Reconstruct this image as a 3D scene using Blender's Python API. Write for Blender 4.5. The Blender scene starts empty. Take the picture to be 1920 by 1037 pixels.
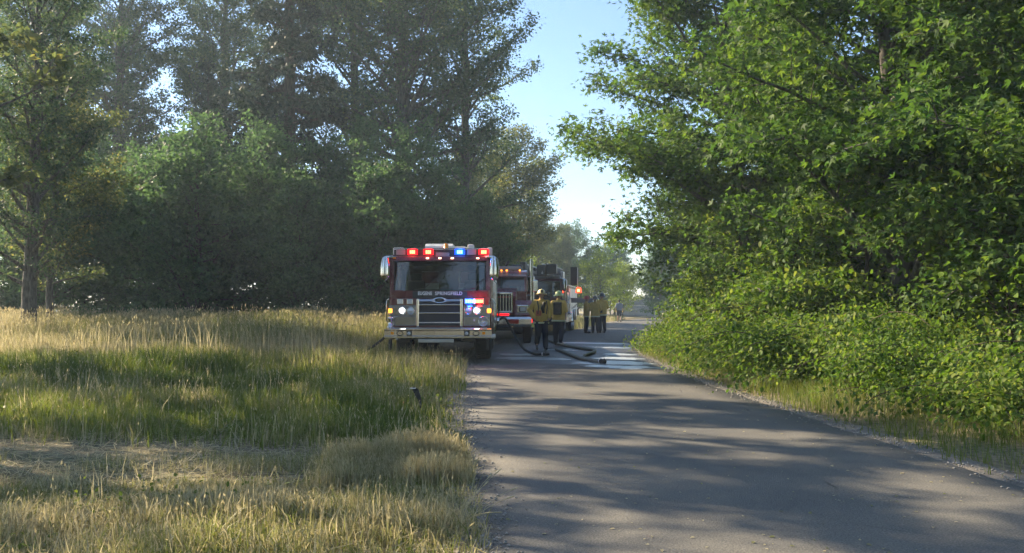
import bpy, bmesh, math, random
import numpy as np
from mathutils import Vector, Matrix, Quaternion
R = math.radians
sc = bpy.context.scene
col = sc.collection

# ------------------------------------------------------------------ camera
cam_d = bpy.data.cameras.new('camera'); cam = bpy.data.objects.new('camera', cam_d); col.objects.link(cam)
cam.location = (0, 0, 1.42)
cam.rotation_euler = (R(90 + 1.84), 0, 0)
cam_d.sensor_width = 36; cam_d.lens = 30.0; cam_d.clip_start = 0.05; cam_d.clip_end = 2000
sc.camera = cam
# ------------------------------------------------------------------ sky and sun
SUN_AZ = R(61)      # counter-clockwise from +Y: ahead and to the left
SUN_EL = R(31)
sun_dir = Vector((-math.sin(SUN_AZ)*math.cos(SUN_EL), math.cos(SUN_AZ)*math.cos(SUN_EL), math.sin(SUN_EL)))
world = bpy.data.worlds.new('World'); sc.world = world; world.use_nodes = True
wn = world.node_tree.nodes; wl = world.node_tree.links
bg = wn['Background']
sky = wn.new('ShaderNodeTexSky'); sky.sky_type = 'NISHITA'; sky.sun_disc = False
sky.sun_elevation = SUN_EL; sky.sun_rotation = -SUN_AZ
sky.altitude = 100; sky.air_density = 1.0; sky.dust_density = 0.3; sky.ozone_density = 3.0
wtc = wn.new('ShaderNodeTexCoord'); wmp = wn.new('ShaderNodeMapping'); wmp.inputs['Scale'].default_value = (1.6, 1.6, 9.0)
wnz = wn.new('ShaderNodeTexNoise'); wnz.inputs['Scale'].default_value = 1.7; wnz.inputs['Detail'].default_value = 6
wl.new(wtc.outputs['Generated'], wmp.inputs[0]); wl.new(wmp.outputs[0], wnz.inputs['Vector'])
wmr = wn.new('ShaderNodeMapRange'); wmr.inputs['From Min'].default_value = 0.52; wmr.inputs['From Max'].default_value = 0.80; wmr.inputs['To Max'].default_value = 0.35
wl.new(wnz.outputs['Fac'], wmr.inputs['Value'])
wmx = wn.new('ShaderNodeMix'); wmx.data_type = 'RGBA'; wmx.inputs['B'].default_value = (8.5, 8.8, 9.2, 1)      # thin high cloud
wl.new(wmr.outputs[0], wmx.inputs['Factor']); wl.new(sky.outputs[0], wmx.inputs['A'])
wl.new(wmx.outputs['Result'], bg.inputs[0]); bg.inputs[1].default_value = 0.09
sl = bpy.data.lights.new('sun', 'SUN'); sl.energy = 5.0; sl.angle = R(0.53); sl.color = (1.0, 0.82, 0.58)
so = bpy.data.objects.new('sun', sl); col.objects.link(so)
so.rotation_euler = sun_dir.to_track_quat('Z', 'Y').to_euler()
sc.view_settings.view_transform = 'Standard'; sc.view_settings.look = 'None'
sc.view_settings.exposure = 1.6; sc.view_settings.gamma = 1.0
try: sc.view_settings.use_curve_mapping = False
except Exception: pass
cy = sc.cycles
cy.max_bounces = 6; cy.diffuse_bounces = 3; cy.glossy_bounces = 3; cy.transmission_bounces = 4
cy.transparent_max_bounces = 8; cy.volume_bounces = 0
cy.use_denoising = True
cy.use_adaptive_sampling = True; cy.adaptive_threshold = 0.03
try: cy.denoiser = 'OPENIMAGEDENOISE'
except Exception: pass
cy.sample_clamp_indirect = 6.0
cy.caustics_reflective = False; cy.caustics_refractive = False

# ------------------------------------------------------------------ materials
MATS = {}
def newmat(name):
    m = bpy.data.materials.new(name); m.use_nodes = True
    MATS[name] = m
    return m, m.node_tree.nodes, m.node_tree.links, m.node_tree.nodes['Principled BSDF']

def pm(name, c, rough=0.5, metal=0.0, var=0.12, scale=6.0, bump=0.0, bscale=60.0, coat=0.0, rvar=0.08, dirt=None):
    """procedural paint, metal, rubber or cloth: noise-varied colour and roughness, optional fine relief and dust"""
    m, n, l, b = newmat(name)
    tc = n.new('ShaderNodeTexCoord'); nz = n.new('ShaderNodeTexNoise'); nz.inputs['Scale'].default_value = scale
    nz.inputs['Detail'].default_value = 5
    l.new(tc.outputs['Object'], nz.inputs['Vector'])
    mx = n.new('ShaderNodeMix'); mx.data_type = 'RGBA'
    mx.inputs['A'].default_value = tuple(max(0, x*(1-var)) for x in c)+(1,)
    mx.inputs['B'].default_value = tuple(min(1, x*(1+var)) for x in c)+(1,)
    l.new(nz.outputs['Fac'], mx.inputs['Factor'])
    out = mx.outputs['Result']
    if dirt:
        nz3 = n.new('ShaderNodeTexNoise'); nz3.inputs['Scale'].default_value = 2.3; nz3.inputs['Detail'].default_value = 8
        l.new(tc.outputs['Object'], nz3.inputs['Vector'])
        rp = n.new('ShaderNodeMapRange'); rp.inputs['From Min'].default_value = 0.48; rp.inputs['From Max'].default_value = 0.75
        rp.inputs['To Max'].default_value = dirt
        l.new(nz3.outputs['Fac'], rp.inputs['Value'])
        m2 = n.new('ShaderNodeMix'); m2.data_type = 'RGBA'; m2.inputs['B'].default_value = (0.19, 0.165, 0.13, 1)
        l.new(out, m2.inputs['A']); l.new(rp.outputs[0], m2.inputs['Factor']); out = m2.outputs['Result']
    l.new(out, b.inputs['Base Color'])
    mr = n.new('ShaderNodeMapRange'); mr.inputs['To Min'].default_value = max(0.02, rough-rvar); mr.inputs['To Max'].default_value = min(1, rough+rvar)
    l.new(nz.outputs['Fac'], mr.inputs['Value']); l.new(mr.outputs[0], b.inputs['Roughness'])
    b.inputs['Metallic'].default_value = metal
    b.inputs['Coat Weight'].default_value = coat; b.inputs['Coat Roughness'].default_value = 0.06
    if bump:
        nb = n.new('ShaderNodeTexNoise'); nb.inputs['Scale'].default_value = bscale; nb.inputs['Detail'].default_value = 4
        l.new(tc.outputs['Object'], nb.inputs['Vector'])
        bp = n.new('ShaderNodeBump'); bp.inputs['Strength'].default_value = bump; bp.inputs['Distance'].default_value = 0.02
        l.new(nb.outputs['Fac'], bp.inputs['Height']); l.new(bp.outputs[0], b.inputs['Normal'])
    return m

def emat(name, c, strength):
    m, n, l, b = newmat(name)
    tc = n.new('ShaderNodeTexCoord'); w = n.new('ShaderNodeTexVoronoi'); w.inputs['Scale'].default_value = 40
    l.new(tc.outputs['Object'], w.inputs['Vector'])
    mr = n.new('ShaderNodeMapRange'); mr.inputs['To Min'].default_value = strength*1.25; mr.inputs['To Max'].default_value = strength*0.6
    l.new(w.outputs['Distance'], mr.inputs['Value'])
    b.inputs['Base Color'].default_value = tuple(c)+(1,)
    b.inputs['Emission Color'].default_value = tuple(c)+(1,)
    l.new(mr.outputs[0], b.inputs['Emission Strength'])
    b.inputs['Roughness'].default_value = 0.2
    return m

def leafmat(name, dark, light, accent=None, trans=0.45, rough=0.6, acc_from=0.86, oscale=0.5, spec=0.22):
    """leaf: colour varies leaf by leaf ('rnd') and in patches; light passes through"""
    m, n, l, b = newmat(name)
    at = n.new('ShaderNodeAttribute'); at.attribute_name = 'rnd'
    tc = n.new('ShaderNodeTexCoord'); nz = n.new('ShaderNodeTexNoise'); nz.inputs['Scale'].default_value = oscale; nz.inputs['Detail'].default_value = 2
    l.new(tc.outputs['Object'], nz.inputs['Vector'])
    ad = n.new('ShaderNodeMath'); ad.operation = 'ADD'; ad.inputs[1].default_value = -0.25
    hv = n.new('ShaderNodeMath'); hv.operation = 'MULTIPLY'; hv.inputs[1].default_value = 0.75
    l.new(at.outputs['Fac'], hv.inputs[0])
    a2 = n.new('ShaderNodeMath'); a2.operation = 'ADD'
    l.new(nz.outputs['Fac'], ad.inputs[0]); l.new(hv.outputs[0], a2.inputs[0]); l.new(ad.outputs[0], a2.inputs[1])
    rp = n.new('ShaderNodeValToRGB'); e = rp.color_ramp.elements
    e[0].position = 0.12; e[0].color = tuple(dark)+(1,); e[1].position = 0.82; e[1].color = tuple(light)+(1,)
    if accent:
        x = rp.color_ramp.elements.new(min(0.99, acc_from+0.1)); x.color = tuple(accent)+(1,)
    if name == 'grass_blade':
        x = rp.color_ramp.elements.new(0.46); x.color = (0.125, 0.160, 0.032, 1)
    l.new(a2.outputs[0], rp.inputs['Fac'])
    l.new(rp.outputs[0], b.inputs['Base Color']); b.inputs['Roughness'].default_value = rough
    b.inputs['Specular IOR Level'].default_value = spec
    tr = n.new('ShaderNodeBsdfTranslucent')
    br = n.new('ShaderNodeHueSaturation'); br.inputs['Value'].default_value = 1.7; br.inputs['Saturation'].default_value = 1.12; br.inputs['Hue'].default_value = 0.495
    l.new(rp.outputs[0], br.inputs['Color']); l.new(br.outputs[0], tr.inputs['Color'])
    ms = n.new('ShaderNodeMixShader'); ms.inputs[0].default_value = trans
    l.new(b.outputs[0], ms.inputs[1]); l.new(tr.outputs[0], ms.inputs[2])
    l.new(ms.outputs[0], n['Material Output'].inputs['Surface'])
    return m

def glassmat(name, tint, refl=1.0, rough=0.01):
    """thin pane: fresnel mirror over tinted clear"""
    m, n, l, b = newmat(name)
    n.remove(b)
    gl = n.new('ShaderNodeBsdfGlossy'); gl.inputs['Roughness'].default_value = rough; gl.inputs['Color'].default_value = (refl, refl, refl, 1)
    tp = n.new('ShaderNodeBsdfTransparent'); tp.inputs['Color'].default_value = tuple(tint)+(1,)
    fr = n.new('ShaderNodeFresnel'); fr.inputs['IOR'].default_value = 1.75
    tc = n.new('ShaderNodeTexCoord'); nz = n.new('ShaderNodeTexNoise'); nz.inputs['Scale'].default_value = 3
    l.new(tc.outputs['Object'], nz.inputs['Vector'])
    bp = n.new('ShaderNodeBump'); bp.inputs['Strength'].default_value = 0.04; bp.inputs['Distance'].default_value = 0.02
    l.new(nz.outputs['Fac'], bp.inputs['Height']); l.new(bp.outputs[0], gl.inputs['Normal'])
    ms = n.new('ShaderNodeMixShader'); l.new(fr.outputs[0], ms.inputs[0]); l.new(tp.outputs[0], ms.inputs[1]); l.new(gl.outputs[0], ms.inputs[2])
    l.new(ms.outputs[0], n['Material Output'].inputs['Surface'])
    return m

# vehicles and people
pm('red_paint', (0.090, 0.007, 0.012), 0.28, 0, 0.15, 3, coat=0.6, dirt=0.12)
pm('bright_red_paint', (0.19, 0.012, 0.018), 0.28, 0, 0.15, 3, coat=0.6, dirt=0.12)
pm('dark_red_paint', (0.11, 0.010, 0.016), 0.3, 0, 0.15, 3, coat=0.5, dirt=0.12)
pm('black_paint', (0.018, 0.02, 0.024), 0.3, 0, 0.2, 4, coat=0.3, dirt=0.15)
pm('chrome', (0.58, 0.59, 0.60), 0.12, 1.0, 0.06, 5, rvar=0.05, dirt=0.10)
pm('panel_chrome', (0.27, 0.28, 0.30), 0.2, 1.0, 0.1, 5, rvar=0.06, dirt=0.12)
pm('dull_metal', (0.42, 0.43, 0.44), 0.38, 1.0, 0.12, 8, bump=0.05, dirt=0.3)
pm('tread_plate', (0.5, 0.51, 0.52), 0.3, 1.0, 0.12, 8, bump=0.25, bscale=30, dirt=0.25)
pm('white_plastic', (0.72, 0.72, 0.70), 0.4, 0, 0.06, 6, dirt=0.15)
pm('grey_plastic', (0.25, 0.26, 0.27), 0.45, 0, 0.1, 6, dirt=0.15)
pm('black_plastic', (0.02, 0.02, 0.022), 0.5, 0, 0.2, 8, dirt=0.12)
pm('mesh_dark', (0.012, 0.013, 0.016), 0.5, 0.3, 0.3, 30, bump=0.3, bscale=90)
pm('rubber', (0.018, 0.018, 0.019), 0.75, 0, 0.25, 10, bump=0.2, bscale=40, dirt=0.25)
pm('lens_clear', (0.55, 0.57, 0.60), 0.15, 0.4, 0.1, 40, bump=0.2, bscale=80)
pm('lens_amber', (0.85, 0.30, 0.02), 0.2, 0, 0.1, 40)
pm('lens_red', (0.45, 0.01, 0.01), 0.15, 0, 0.1, 40)
pm('lens_blue', (0.02, 0.05, 0.40), 0.15, 0, 0.1, 40)
pm('seat_cloth', (0.03, 0.03, 0.035), 0.9, 0, 0.2, 20)
pm('silver_shutter', (0.55, 0.56, 0.58), 0.35, 0.9, 0.08, 12, dirt=0.12)
pm('gold_leaf', (0.62, 0.60, 0.55), 0.35, 0.5, 0.1, 20)
pm('hose_dark', (0.025, 0.027, 0.028), 0.8, 0, 0.3, 14, bump=0.3, bscale=120)
pm('hose_grey', (0.19, 0.195, 0.165), 0.75, 0, 0.25, 10, bump=0.3, bscale=120, dirt=0.3)
pm('brass', (0.55, 0.42, 0.20), 0.35, 1.0, 0.15, 20)
pm('coat_tan', (0.62, 0.41, 0.10), 0.85, 0, 0.28, 9, bump=0.25, bscale=25, dirt=0.25)
pm('coat_patch', (0.48, 0.12, 0.05), 0.7, 0, 0.2, 12)
pm('reflective_trim', (0.62, 0.62, 0.42), 0.35, 0.1, 0.1, 30)
pm('navy_cloth', (0.012, 0.016, 0.035), 0.9, 0, 0.3, 9, bump=0.3, bscale=22)
pm('black_leather', (0.014, 0.013, 0.013), 0.5, 0, 0.3, 14, bump=0.15)
pm('helmet_cream', (0.62, 0.55, 0.28), 0.35, 0, 0.1, 8, coat=0.3)
pm('helmet_red', (0.45, 0.03, 0.02), 0.35, 0, 0.1, 8, coat=0.3)
pm('helmet_black', (0.02, 0.02, 0.02), 0.35, 0, 0.1, 8, coat=0.3)
pm('helmet_lime', (0.42, 0.50, 0.20), 0.4, 0, 0.1, 8, coat=0.3)
pm('skin', (0.42, 0.25, 0.18), 0.55, 0, 0.12, 14)
pm('hair_dark', (0.02, 0.015, 0.012), 0.6, 0, 0.3, 40, bump=0.4, bscale=60)
pm('grey_shirt', (0.20, 0.22, 0.26), 0.9, 0, 0.15, 9, bump=0.3, bscale=18)
pm('shorts_dark', (0.022, 0.025, 0.04), 0.9, 0, 0.2, 9, bump=0.3, bscale=18)
pm('concrete', (0.42, 0.41, 0.39), 0.85, 0, 0.18, 2, bump=0.2, bscale=12, dirt=0.4)
pm('galvanised', (0.5, 0.51, 0.52), 0.45, 0.8, 0.12, 9, dirt=0.2)
pm('stone', (0.26, 0.245, 0.22), 0.9, 0, 0.45, 3.0, bump=0.2, bscale=40)
glassmat('windshield', (0.30, 0.36, 0.38))
glassmat('side_glass', (0.35, 0.40, 0.42))
emat('lit_red', (1.0, 0.17, 0.06), 3.0)
emat('glow_red', (1.0, 0.003, 0.008), 0.9)
emat('lit_blue', (0.10, 0.50, 1.0), 3.0)
emat('glow_blue', (0.002, 0.05, 1.0), 1.3)
emat('lit_white', (1.0, 0.96, 0.86), 12.0)
emat('lit_amber', (1.0, 0.30, 0.03), 1.4)
emat('lit_orange', (1.0, 0.20, 0.05), 7.0)
emat('glow_orange', (1.0, 0.06, 0.015), 1.2)
emat('lit_marker', (1.0, 0.6, 0.35), 2.0)

def barkmat(name, c1, c2, sc_=3.0):
    m, n, l, b = newmat(name)
    tc = n.new('ShaderNodeTexCoord'); mp = n.new('ShaderNodeMapping'); mp.inputs['Scale'].default_value = (sc_*4, sc_*4, sc_)
    nz = n.new('ShaderNodeTexNoise'); nz.inputs['Scale'].default_value = 1; nz.inputs['Detail'].default_value = 7
    l.new(tc.outputs['Object'], mp.inputs[0]); l.new(mp.outputs[0], nz.inputs['Vector'])
    rp = n.new('ShaderNodeValToRGB'); rp.color_ramp.elements[0].position = 0.35; rp.color_ramp.elements[0].color = tuple(c1)+(1,)
    rp.color_ramp.elements[1].position = 0.7; rp.color_ramp.elements[1].color = tuple(c2)+(1,)
    l.new(nz.outputs['Fac'], rp.inputs[0]); l.new(rp.outputs[0], b.inputs['Base Color']); b.inputs['Roughness'].default_value = 0.95
    bp = n.new('ShaderNodeBump'); bp.inputs['Strength'].default_value = 0.7; bp.inputs['Distance'].default_value = 0.03
    l.new(nz.outputs['Fac'], bp.inputs['Height']); l.new(bp.outputs[0], b.inputs['Normal'])
barkmat('bark_grey', (0.035, 0.032, 0.028), (0.14, 0.13, 0.115))
barkmat('bark_brown', (0.03, 0.022, 0.016), (0.11, 0.085, 0.065))
leafmat('leaf_cottonwood', (0.028, 0.052, 0.028), (0.068, 0.116, 0.052), (0.12, 0.155, 0.055), 0.42, oscale=0.35)
leafmat('leaf_understory', (0.038, 0.080, 0.037), (0.088, 0.150, 0.056), None, 0.46, oscale=0.4)
leafmat('leaf_fir', (0.015, 0.030, 0.018), (0.040, 0.065, 0.034), None, 0.12, rough=0.6)
leafmat('leaf_maple', (0.024, 0.058, 0.018), (0.078, 0.142, 0.030), (0.11, 0.17, 0.035), 0.45, oscale=0.45)
leafmat('leaf_bramble', (0.032, 0.078, 0.016), (0.115, 0.185, 0.032), (0.17, 0.21, 0.05), 0.45, oscale=0.9)
leafmat('leaf_ash', (0.042, 0.066, 0.028), (0.115, 0.142, 0.050), (0.19, 0.19, 0.06), 0.5, oscale=0.4)
leafmat('leaf_willow', (0.075, 0.125, 0.020), (0.19, 0.245, 0.045), None, 0.5, oscale=0.6)
leafmat('grass_blade', (0.048, 0.085, 0.020), (0.25, 0.232, 0.120), (0.40, 0.36, 0.225), 0.4, rough=0.5, oscale=0.3)
pm('straw', (0.42,0.36,0.20), 0.7)
# ------------------------------------------------------------------ mesh helpers
class MB:
    """collects shapes; build() links them as one mesh object"""
    def __init__(s): s.v = []; s.f = []; s.sm = []
    def add(s, vs, fs, smooth=False, M=None):
        o = len(s.v)
        if M is not None: vs = [M @ Vector(p) for p in vs]
        s.v += [tuple(p) for p in vs]
        s.f += [tuple(i+o for i in f) for f in fs]; s.sm += [smooth]*len(fs)
        return s
    def box(s, c, d, bevel=0.0, M=None):
        x, y, z = c; a, b, h = d[0]/2, d[1]/2, d[2]/2
        if bevel <= 0:
            vs = [(x+i*a, y+j*b, z+k*h) for i in (-1,1) for j in (-1,1) for k in (-1,1)]
            fs = [(0,1,3,2),(4,6,7,5),(0,4,5,1),(2,3,7,6),(0,2,6,4),(1,5,7,3)]
            return s.add(vs, fs, False, M)
        bm = bmesh.new(); bmesh.ops.create_cube(bm, size=1)
        for v in bm.verts: v.co = Vector((x+v.co.x*2*a, y+v.co.y*2*b, z+v.co.z*2*h))
        bmesh.ops.bevel(bm, geom=list(bm.edges), offset=min(bevel, a*.95, b*.95, h*.95), segments=2, affect='EDGES', profile=0.6)
        bm.verts.index_update()
        s.add([v.co for v in bm.verts], [[v.index for v in f.verts] for f in bm.faces], False, M); bm.free()
        return s
    def cyl(s, p0, p1, r0, r1=None, n=16, cap=True):
        r1 = r0 if r1 is None else r1
        p0, p1 = Vector(p0), Vector(p1); ax = (p1-p0).normalized()
        u = ax.orthogonal().normalized(); w = ax.cross(u)
        vs = []
        for p, r in ((p0, r0), (p1, r1)):
            vs += [p+(u*math.cos(2*math.pi*i/n)+w*math.sin(2*math.pi*i/n))*r for i in range(n)]
        s.add(vs, [(i, (i+1)%n, n+(i+1)%n, n+i) for i in range(n)], True)
        if cap:
            s.add(vs[:n], [tuple(range(n))[::-1]]); s.add(vs[n:], [tuple(range(n))])
        return s
    def tube(s, pts, rad, n=8, cap=True):
        P = [Vector(p) for p in pts]; m = len(P)
        rad = [rad]*m if isinstance(rad, (int, float)) else list(rad)
        vs = []; u = None
        for i in range(m):
            t = (P[min(i+1, m-1)]-P[max(i-1, 0)]).normalized()
            if u is None: u = t.orthogonal().normalized()
            u = (u - t*u.dot(t)); u = u.normalized() if u.length > 1e-6 else t.orthogonal().normalized()
            w = t.cross(u)
            vs += [P[i]+(u*math.cos(2*math.pi*k/n)+w*math.sin(2*math.pi*k/n))*rad[i] for k in range(n)]
        fs = [(i*n+k, i*n+(k+1)%n, (i+1)*n+(k+1)%n, (i+1)*n+k) for i in range(m-1) for k in range(n)]
        s.add(vs, fs, True)
        if cap:
            s.add(vs[:n], [tuple(range(n))[::-1]]); s.add(vs[-n:], [tuple(range(n))])
        return s
    def lathe(s, prof, M=None, n=20, a0=0.0, a1=2*math.pi):
        """profile [(r, z)] turned about z"""
        full = abs(a1-a0) > 6.28; k = n if full else n+1; vs = []
        for r, z in prof:
            vs += [(r*math.cos(a0+(a1-a0)*i/n), r*math.sin(a0+(a1-a0)*i/n), z) for i in range(k)]
        fs = []
        for j in range(len(prof)-1):
            for i in range(n):
                i2 = (i+1) % k if full else i+1
                fs.append((j*k+i, j*k+i2, (j+1)*k+i2, (j+1)*k+i))
        return s.add(vs, fs, True, M)
    def prism(s, poly, x0, x1, M=None):
        """outline [(y, z)] pushed along x"""
        n = len(poly)
        vs = [(x0, a, b) for a, b in poly]+[(x1, a, b) for a, b in poly]
        fs = [tuple(range(n)), tuple(range(2*n-1, n-1, -1))]+[(i, n+i, n+(i+1)%n, (i+1)%n) for i in range(n)]
        return s.add(vs, fs, False, M)
    def build(s, name, mat, parent=None, loc=None):
        me = bpy.data.meshes.new(name); me.from_pydata(s.v, [], s.f)
        bm = bmesh.new(); bm.from_mesh(me); bmesh.ops.recalc_face_normals(bm, faces=bm.faces[:]); bm.to_mesh(me); bm.free()
        me.polygons.foreach_set('use_smooth', s.sm); me.update()
        return link(name, me, mat, parent, loc)

def link(name, me, mat, parent=None, loc=None):
    if mat is not None and len(me.materials) == 0: me.materials.append(MATS[mat])
    o = bpy.data.objects.new(name, me); col.objects.link(o)
    if parent is not None: o.parent = parent
    if loc is not None: o.location = loc
    return o
def tag(o, label=None, cat=None, group=None, kind=None):
    if label: o['label'] = label
    if cat: o['category'] = cat
    if group: o['group'] = group
    if kind: o['kind'] = kind
    return o
def empty(name, loc=(0,0,0), rz=0.0):
    o = bpy.data.objects.new(name, None); col.objects.link(o); o.location = loc; o.rotation_euler = (0,0,rz)
    o.empty_display_size = 0.3
    return o
def copy_tree(o, parent=None):
    c = o.copy(); col.objects.link(c); c.parent = parent
    for ch in list(o.children): copy_tree(ch, c)
    return c
def B(name, mat, parent, c, d, bevel=0.0): return MB().box(c, d, bevel).build(name, mat, parent)

def tri_mesh(name, V, F, rnd=None):
    """fast mesh from numpy arrays of triangles"""
    me = bpy.data.meshes.new(name)
    me.vertices.add(len(V)); me.vertices.foreach_set('co', np.ascontiguousarray(V, dtype=np.float32).ravel())
    nf = len(F)
    me.loops.add(nf*3); me.loops.foreach_set('vertex_index', np.ascontiguousarray(F, dtype=np.int32).ravel())
    me.polygons.add(nf); me.polygons.foreach_set('loop_start', np.arange(0, nf*3, 3, dtype=np.int32))
    me.update(calc_edges=True)
    if rnd is not None:
        a = me.attributes.new('rnd', 'FLOAT', 'POINT'); a.data.foreach_set('value', np.ascontiguousarray(rnd, dtype=np.float32))
    me.validate()
    return me

def norm(a): return a/np.maximum(np.linalg.norm(a, axis=-1, keepdims=True), 1e-9)

# leaf outlines: x along the leaf, y across, z fold
LEAF2 = (np.array([[0,0,0],[.5,.33,.07],[1,0,-.05],[.5,-.33,.07]], float), np.array([[0,2,1],[0,3,2]]))
LEAF4 = (np.array([[0,0,0],[.3,.30,.07],[.68,.25,.03],[1,0,-.10],[.68,-.25,.03],[.3,-.30,.07],[.5,0,-.02]], float),
         np.array([[0,6,1],[1,6,2],[2,6,3],[3,6,4],[4,6,5],[5,6,0]]))
_mo = [(0,0),(.10,.42),(.42,.30),(.55,.62),(.66,.24),(1.05,0)]
_mo2 = _mo + [(x,-y) for x, y in _mo[-2:0:-1]]
MAPLE = (np.array([[x, y, .10*abs(y)-.10*x*x] for x, y in _mo2]+[[.36,0,-.03]], float),
         np.array([[i, (i+1) % 10, 10] for i in range(10)]))
LOBED = (np.array([[0,0,0],[.34,.16,.03],[1,0,-.10],[.34,-.16,.03],[.22,.40,.06],[.62,.52,.0],[.22,-.40,.06],[.62,-.52,.0]], float),
         np.array([[0,2,1],[0,3,2],[0,1,5],[0,5,4],[0,7,3],[0,6,7]]))
SPRAY = (np.array([[0,0,0],[.35,.17,-.02],[1,0,-.12],[.35,-.17,-.02]], float), np.array([[0,2,1],[0,3,2]]))

def scatter(tm, P, X, N, S, rnd):
    """one copy of outline tm at every point P: axis X, normal N, size S -> vertices, triangles, rnd"""
    X = norm(X); N = norm(N-X*(N*X).sum(1, keepdims=True)); Y = np.cross(N, X)
    T, F = tm; k = len(T); n = len(P)
    V = P[:,None,:]+S[:,None,None]*(T[None,:,0,None]*X[:,None,:]+T[None,:,1,None]*Y[:,None,:]+T[None,:,2,None]*N[:,None,:])
    FF = F[None]+(np.arange(n)*k)[:,None,None]
    return V.reshape(-1,3), FF.reshape(-1,3), np.repeat(rnd, k)

def leaves(name, rng, A, D, per, sig, size, tm=LEAF2, up=1.2, droop=0.3, jit=0.35, outline=None):
    """leaves scattered round the twig points A (directions D)"""
    idx = np.repeat(np.arange(len(A)), per)
    n = len(idx)
    P = A[idx]+rng.normal(0, 1, (n,3))*np.array([sig, sig, sig*.75])
    X = rng.normal(0, 1, (n,3))*.8+D[idx]*.7+np.array([0,0,-droop])
    N = rng.normal(0, 1, (n,3))*.75+np.array([0,0,up])
    S = size*(1+jit*rng.uniform(-1,1,n))
    V, F, r = scatter(tm, P, X, N, S, rng.uniform(0,1,n))
    return tri_mesh(name, V, F, r)

def grow(seed, H, z0, prof, r0, nlimb, el=(15,55), bend=0.0, sub_sp=0.45, sub_l=0.36, anchor_sp=0.16, lean=(0,0), wob=0.012, el_top=65, skip=None, inner=0.25):
    """tapered trunk, limbs and side branches; returns the wood as MB and the twig points with directions"""
    rng = np.random.RandomState(seed); mb = MB()
    n = 16; zs = np.linspace(0, H, n); xy = np.cumsum(rng.normal(0, wob*H/4, (n,2)), 0); xy -= xy[0]
    xy[:,0] += lean[0]*(zs/H)**1.5; xy[:,1] += lean[1]*(zs/H)**1.5
    tr = np.column_stack([xy, zs]); rad = r0*(1-zs/H)**0.8+0.012
    rad[0] *= 1.35
    mb.tube(tr.tolist(), rad.tolist(), 10)
    A = []; D = []
    for i in range(nlimb):
        t = z0/H+(0.985-z0/H)*((i+rng.uniform(0,.9))/nlimb)
        az = i*2.399+rng.uniform(-.5,.5)
        L = prof(t, az)*rng.uniform(.72,1.12)
        if L < .25: continue
        if skip and skip(t, az, rng): continue
        p = np.array([np.interp(t*H, zs, tr[:,0]), np.interp(t*H, zs, tr[:,1]), t*H])
        e = R(el[0]+(el[1]-el[0])*rng.uniform()); e = e+(R(el_top)-e)*max(0, (t-.75)/.25)
        m = 8; st = L/(m-1); pts = [p.copy()]; dr = []
        for k in range(m-1):
            d = np.array([math.cos(az)*math.cos(e), math.sin(az)*math.cos(e), math.sin(e)])
            dr.append(d); p = p+d*st+rng.normal(0, .04*st, 3); pts.append(p.copy())
            e += bend/m+rng.normal(0,.07); az += rng.normal(0,.09)
        rb = max(.014, np.interp(t*H, zs, rad)*.42*min(1, L/3+.3))
        mb.tube(pts, np.linspace(rb, .008, m).tolist(), 6, cap=False)
        pts = np.array(pts); dr.append(dr[-1])
        ns = max(2, int(L*(1-inner)/sub_sp))
        for j in range(ns):
            s = inner+(1-inner)*(j+rng.uniform(0,.8))/ns
            f = s*(m-1); k = min(m-2, int(f)); q = pts[k]+(pts[k+1]-pts[k])*(f-k); d = dr[k]
            sd = np.cross(d, [0,0,1.]); sd /= np.linalg.norm(sd)+1e-9
            sgn = 1 if j % 2 else -1
            dd = norm(d*.55+sd*sgn*rng.uniform(.5,1.0)+np.array([0,0,rng.uniform(-.25,.55)]))
            l = (L*sub_l*(1.15-.75*s)+.15)*rng.uniform(.6,1.25)
            q2 = [q, q+dd*l*.5+rng.normal(0,.05*l,3), q+dd*l+np.array([0,0,-.06*l])+rng.normal(0,.07*l,3)]
            mb.tube(q2, [max(.007, rb*.28), .008, .004], 4, cap=False)
            na = max(2, int(l/anchor_sp))
            for a in range(na):
                u = .18+.85*(a+rng.uniform(0,.9))/na
                x = q2[0]+(q2[1]-q2[0])*min(1,u*2) if u < .5 else q2[1]+(q2[2]-q2[1])*(u*2-1)
                A.append(x); D.append(dd)
        for a in range(3):
            A.append(pts[-1]+rng.normal(0,.05,3)); D.append(dr[-1])
    return mb, np.array(A), np.array(D), rng

SHIFT = {}
def tree_kind(key, wood, A, D, rng, bark, leafm, per, sig, size, tm=LEAF2, up=1.2, droop=.3):
    """keep the two meshes of one kind of tree for its copies"""
    me = bpy.data.meshes.new(key+'_trunk'); me.from_pydata(wood.v, [], wood.f)
    me.polygons.foreach_set('use_smooth', [True]*len(wood.f)); me.update(); me.materials.append(MATS[bark])
    lm = leaves(key+'_crown', rng, A, D, per, sig, size, tm, up, droop); lm.materials.append(MATS[leafm])
    SHIFT[key] = (me, lm)
def plant(kind, name, x, y, rz=0.0, s=1.0, label=None, cat='tree', group=None, sz=None, z=-0.03, stem='trunk'):
    t = empty(name, (x, y, z), R(rz)); t.scale = (s, s, sz if sz else s)
    a, b = SHIFT[kind]
    link(stem, a, None, t); c = link('crown', b, None, t)
    tag(t, label, cat, group)
    return t
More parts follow.
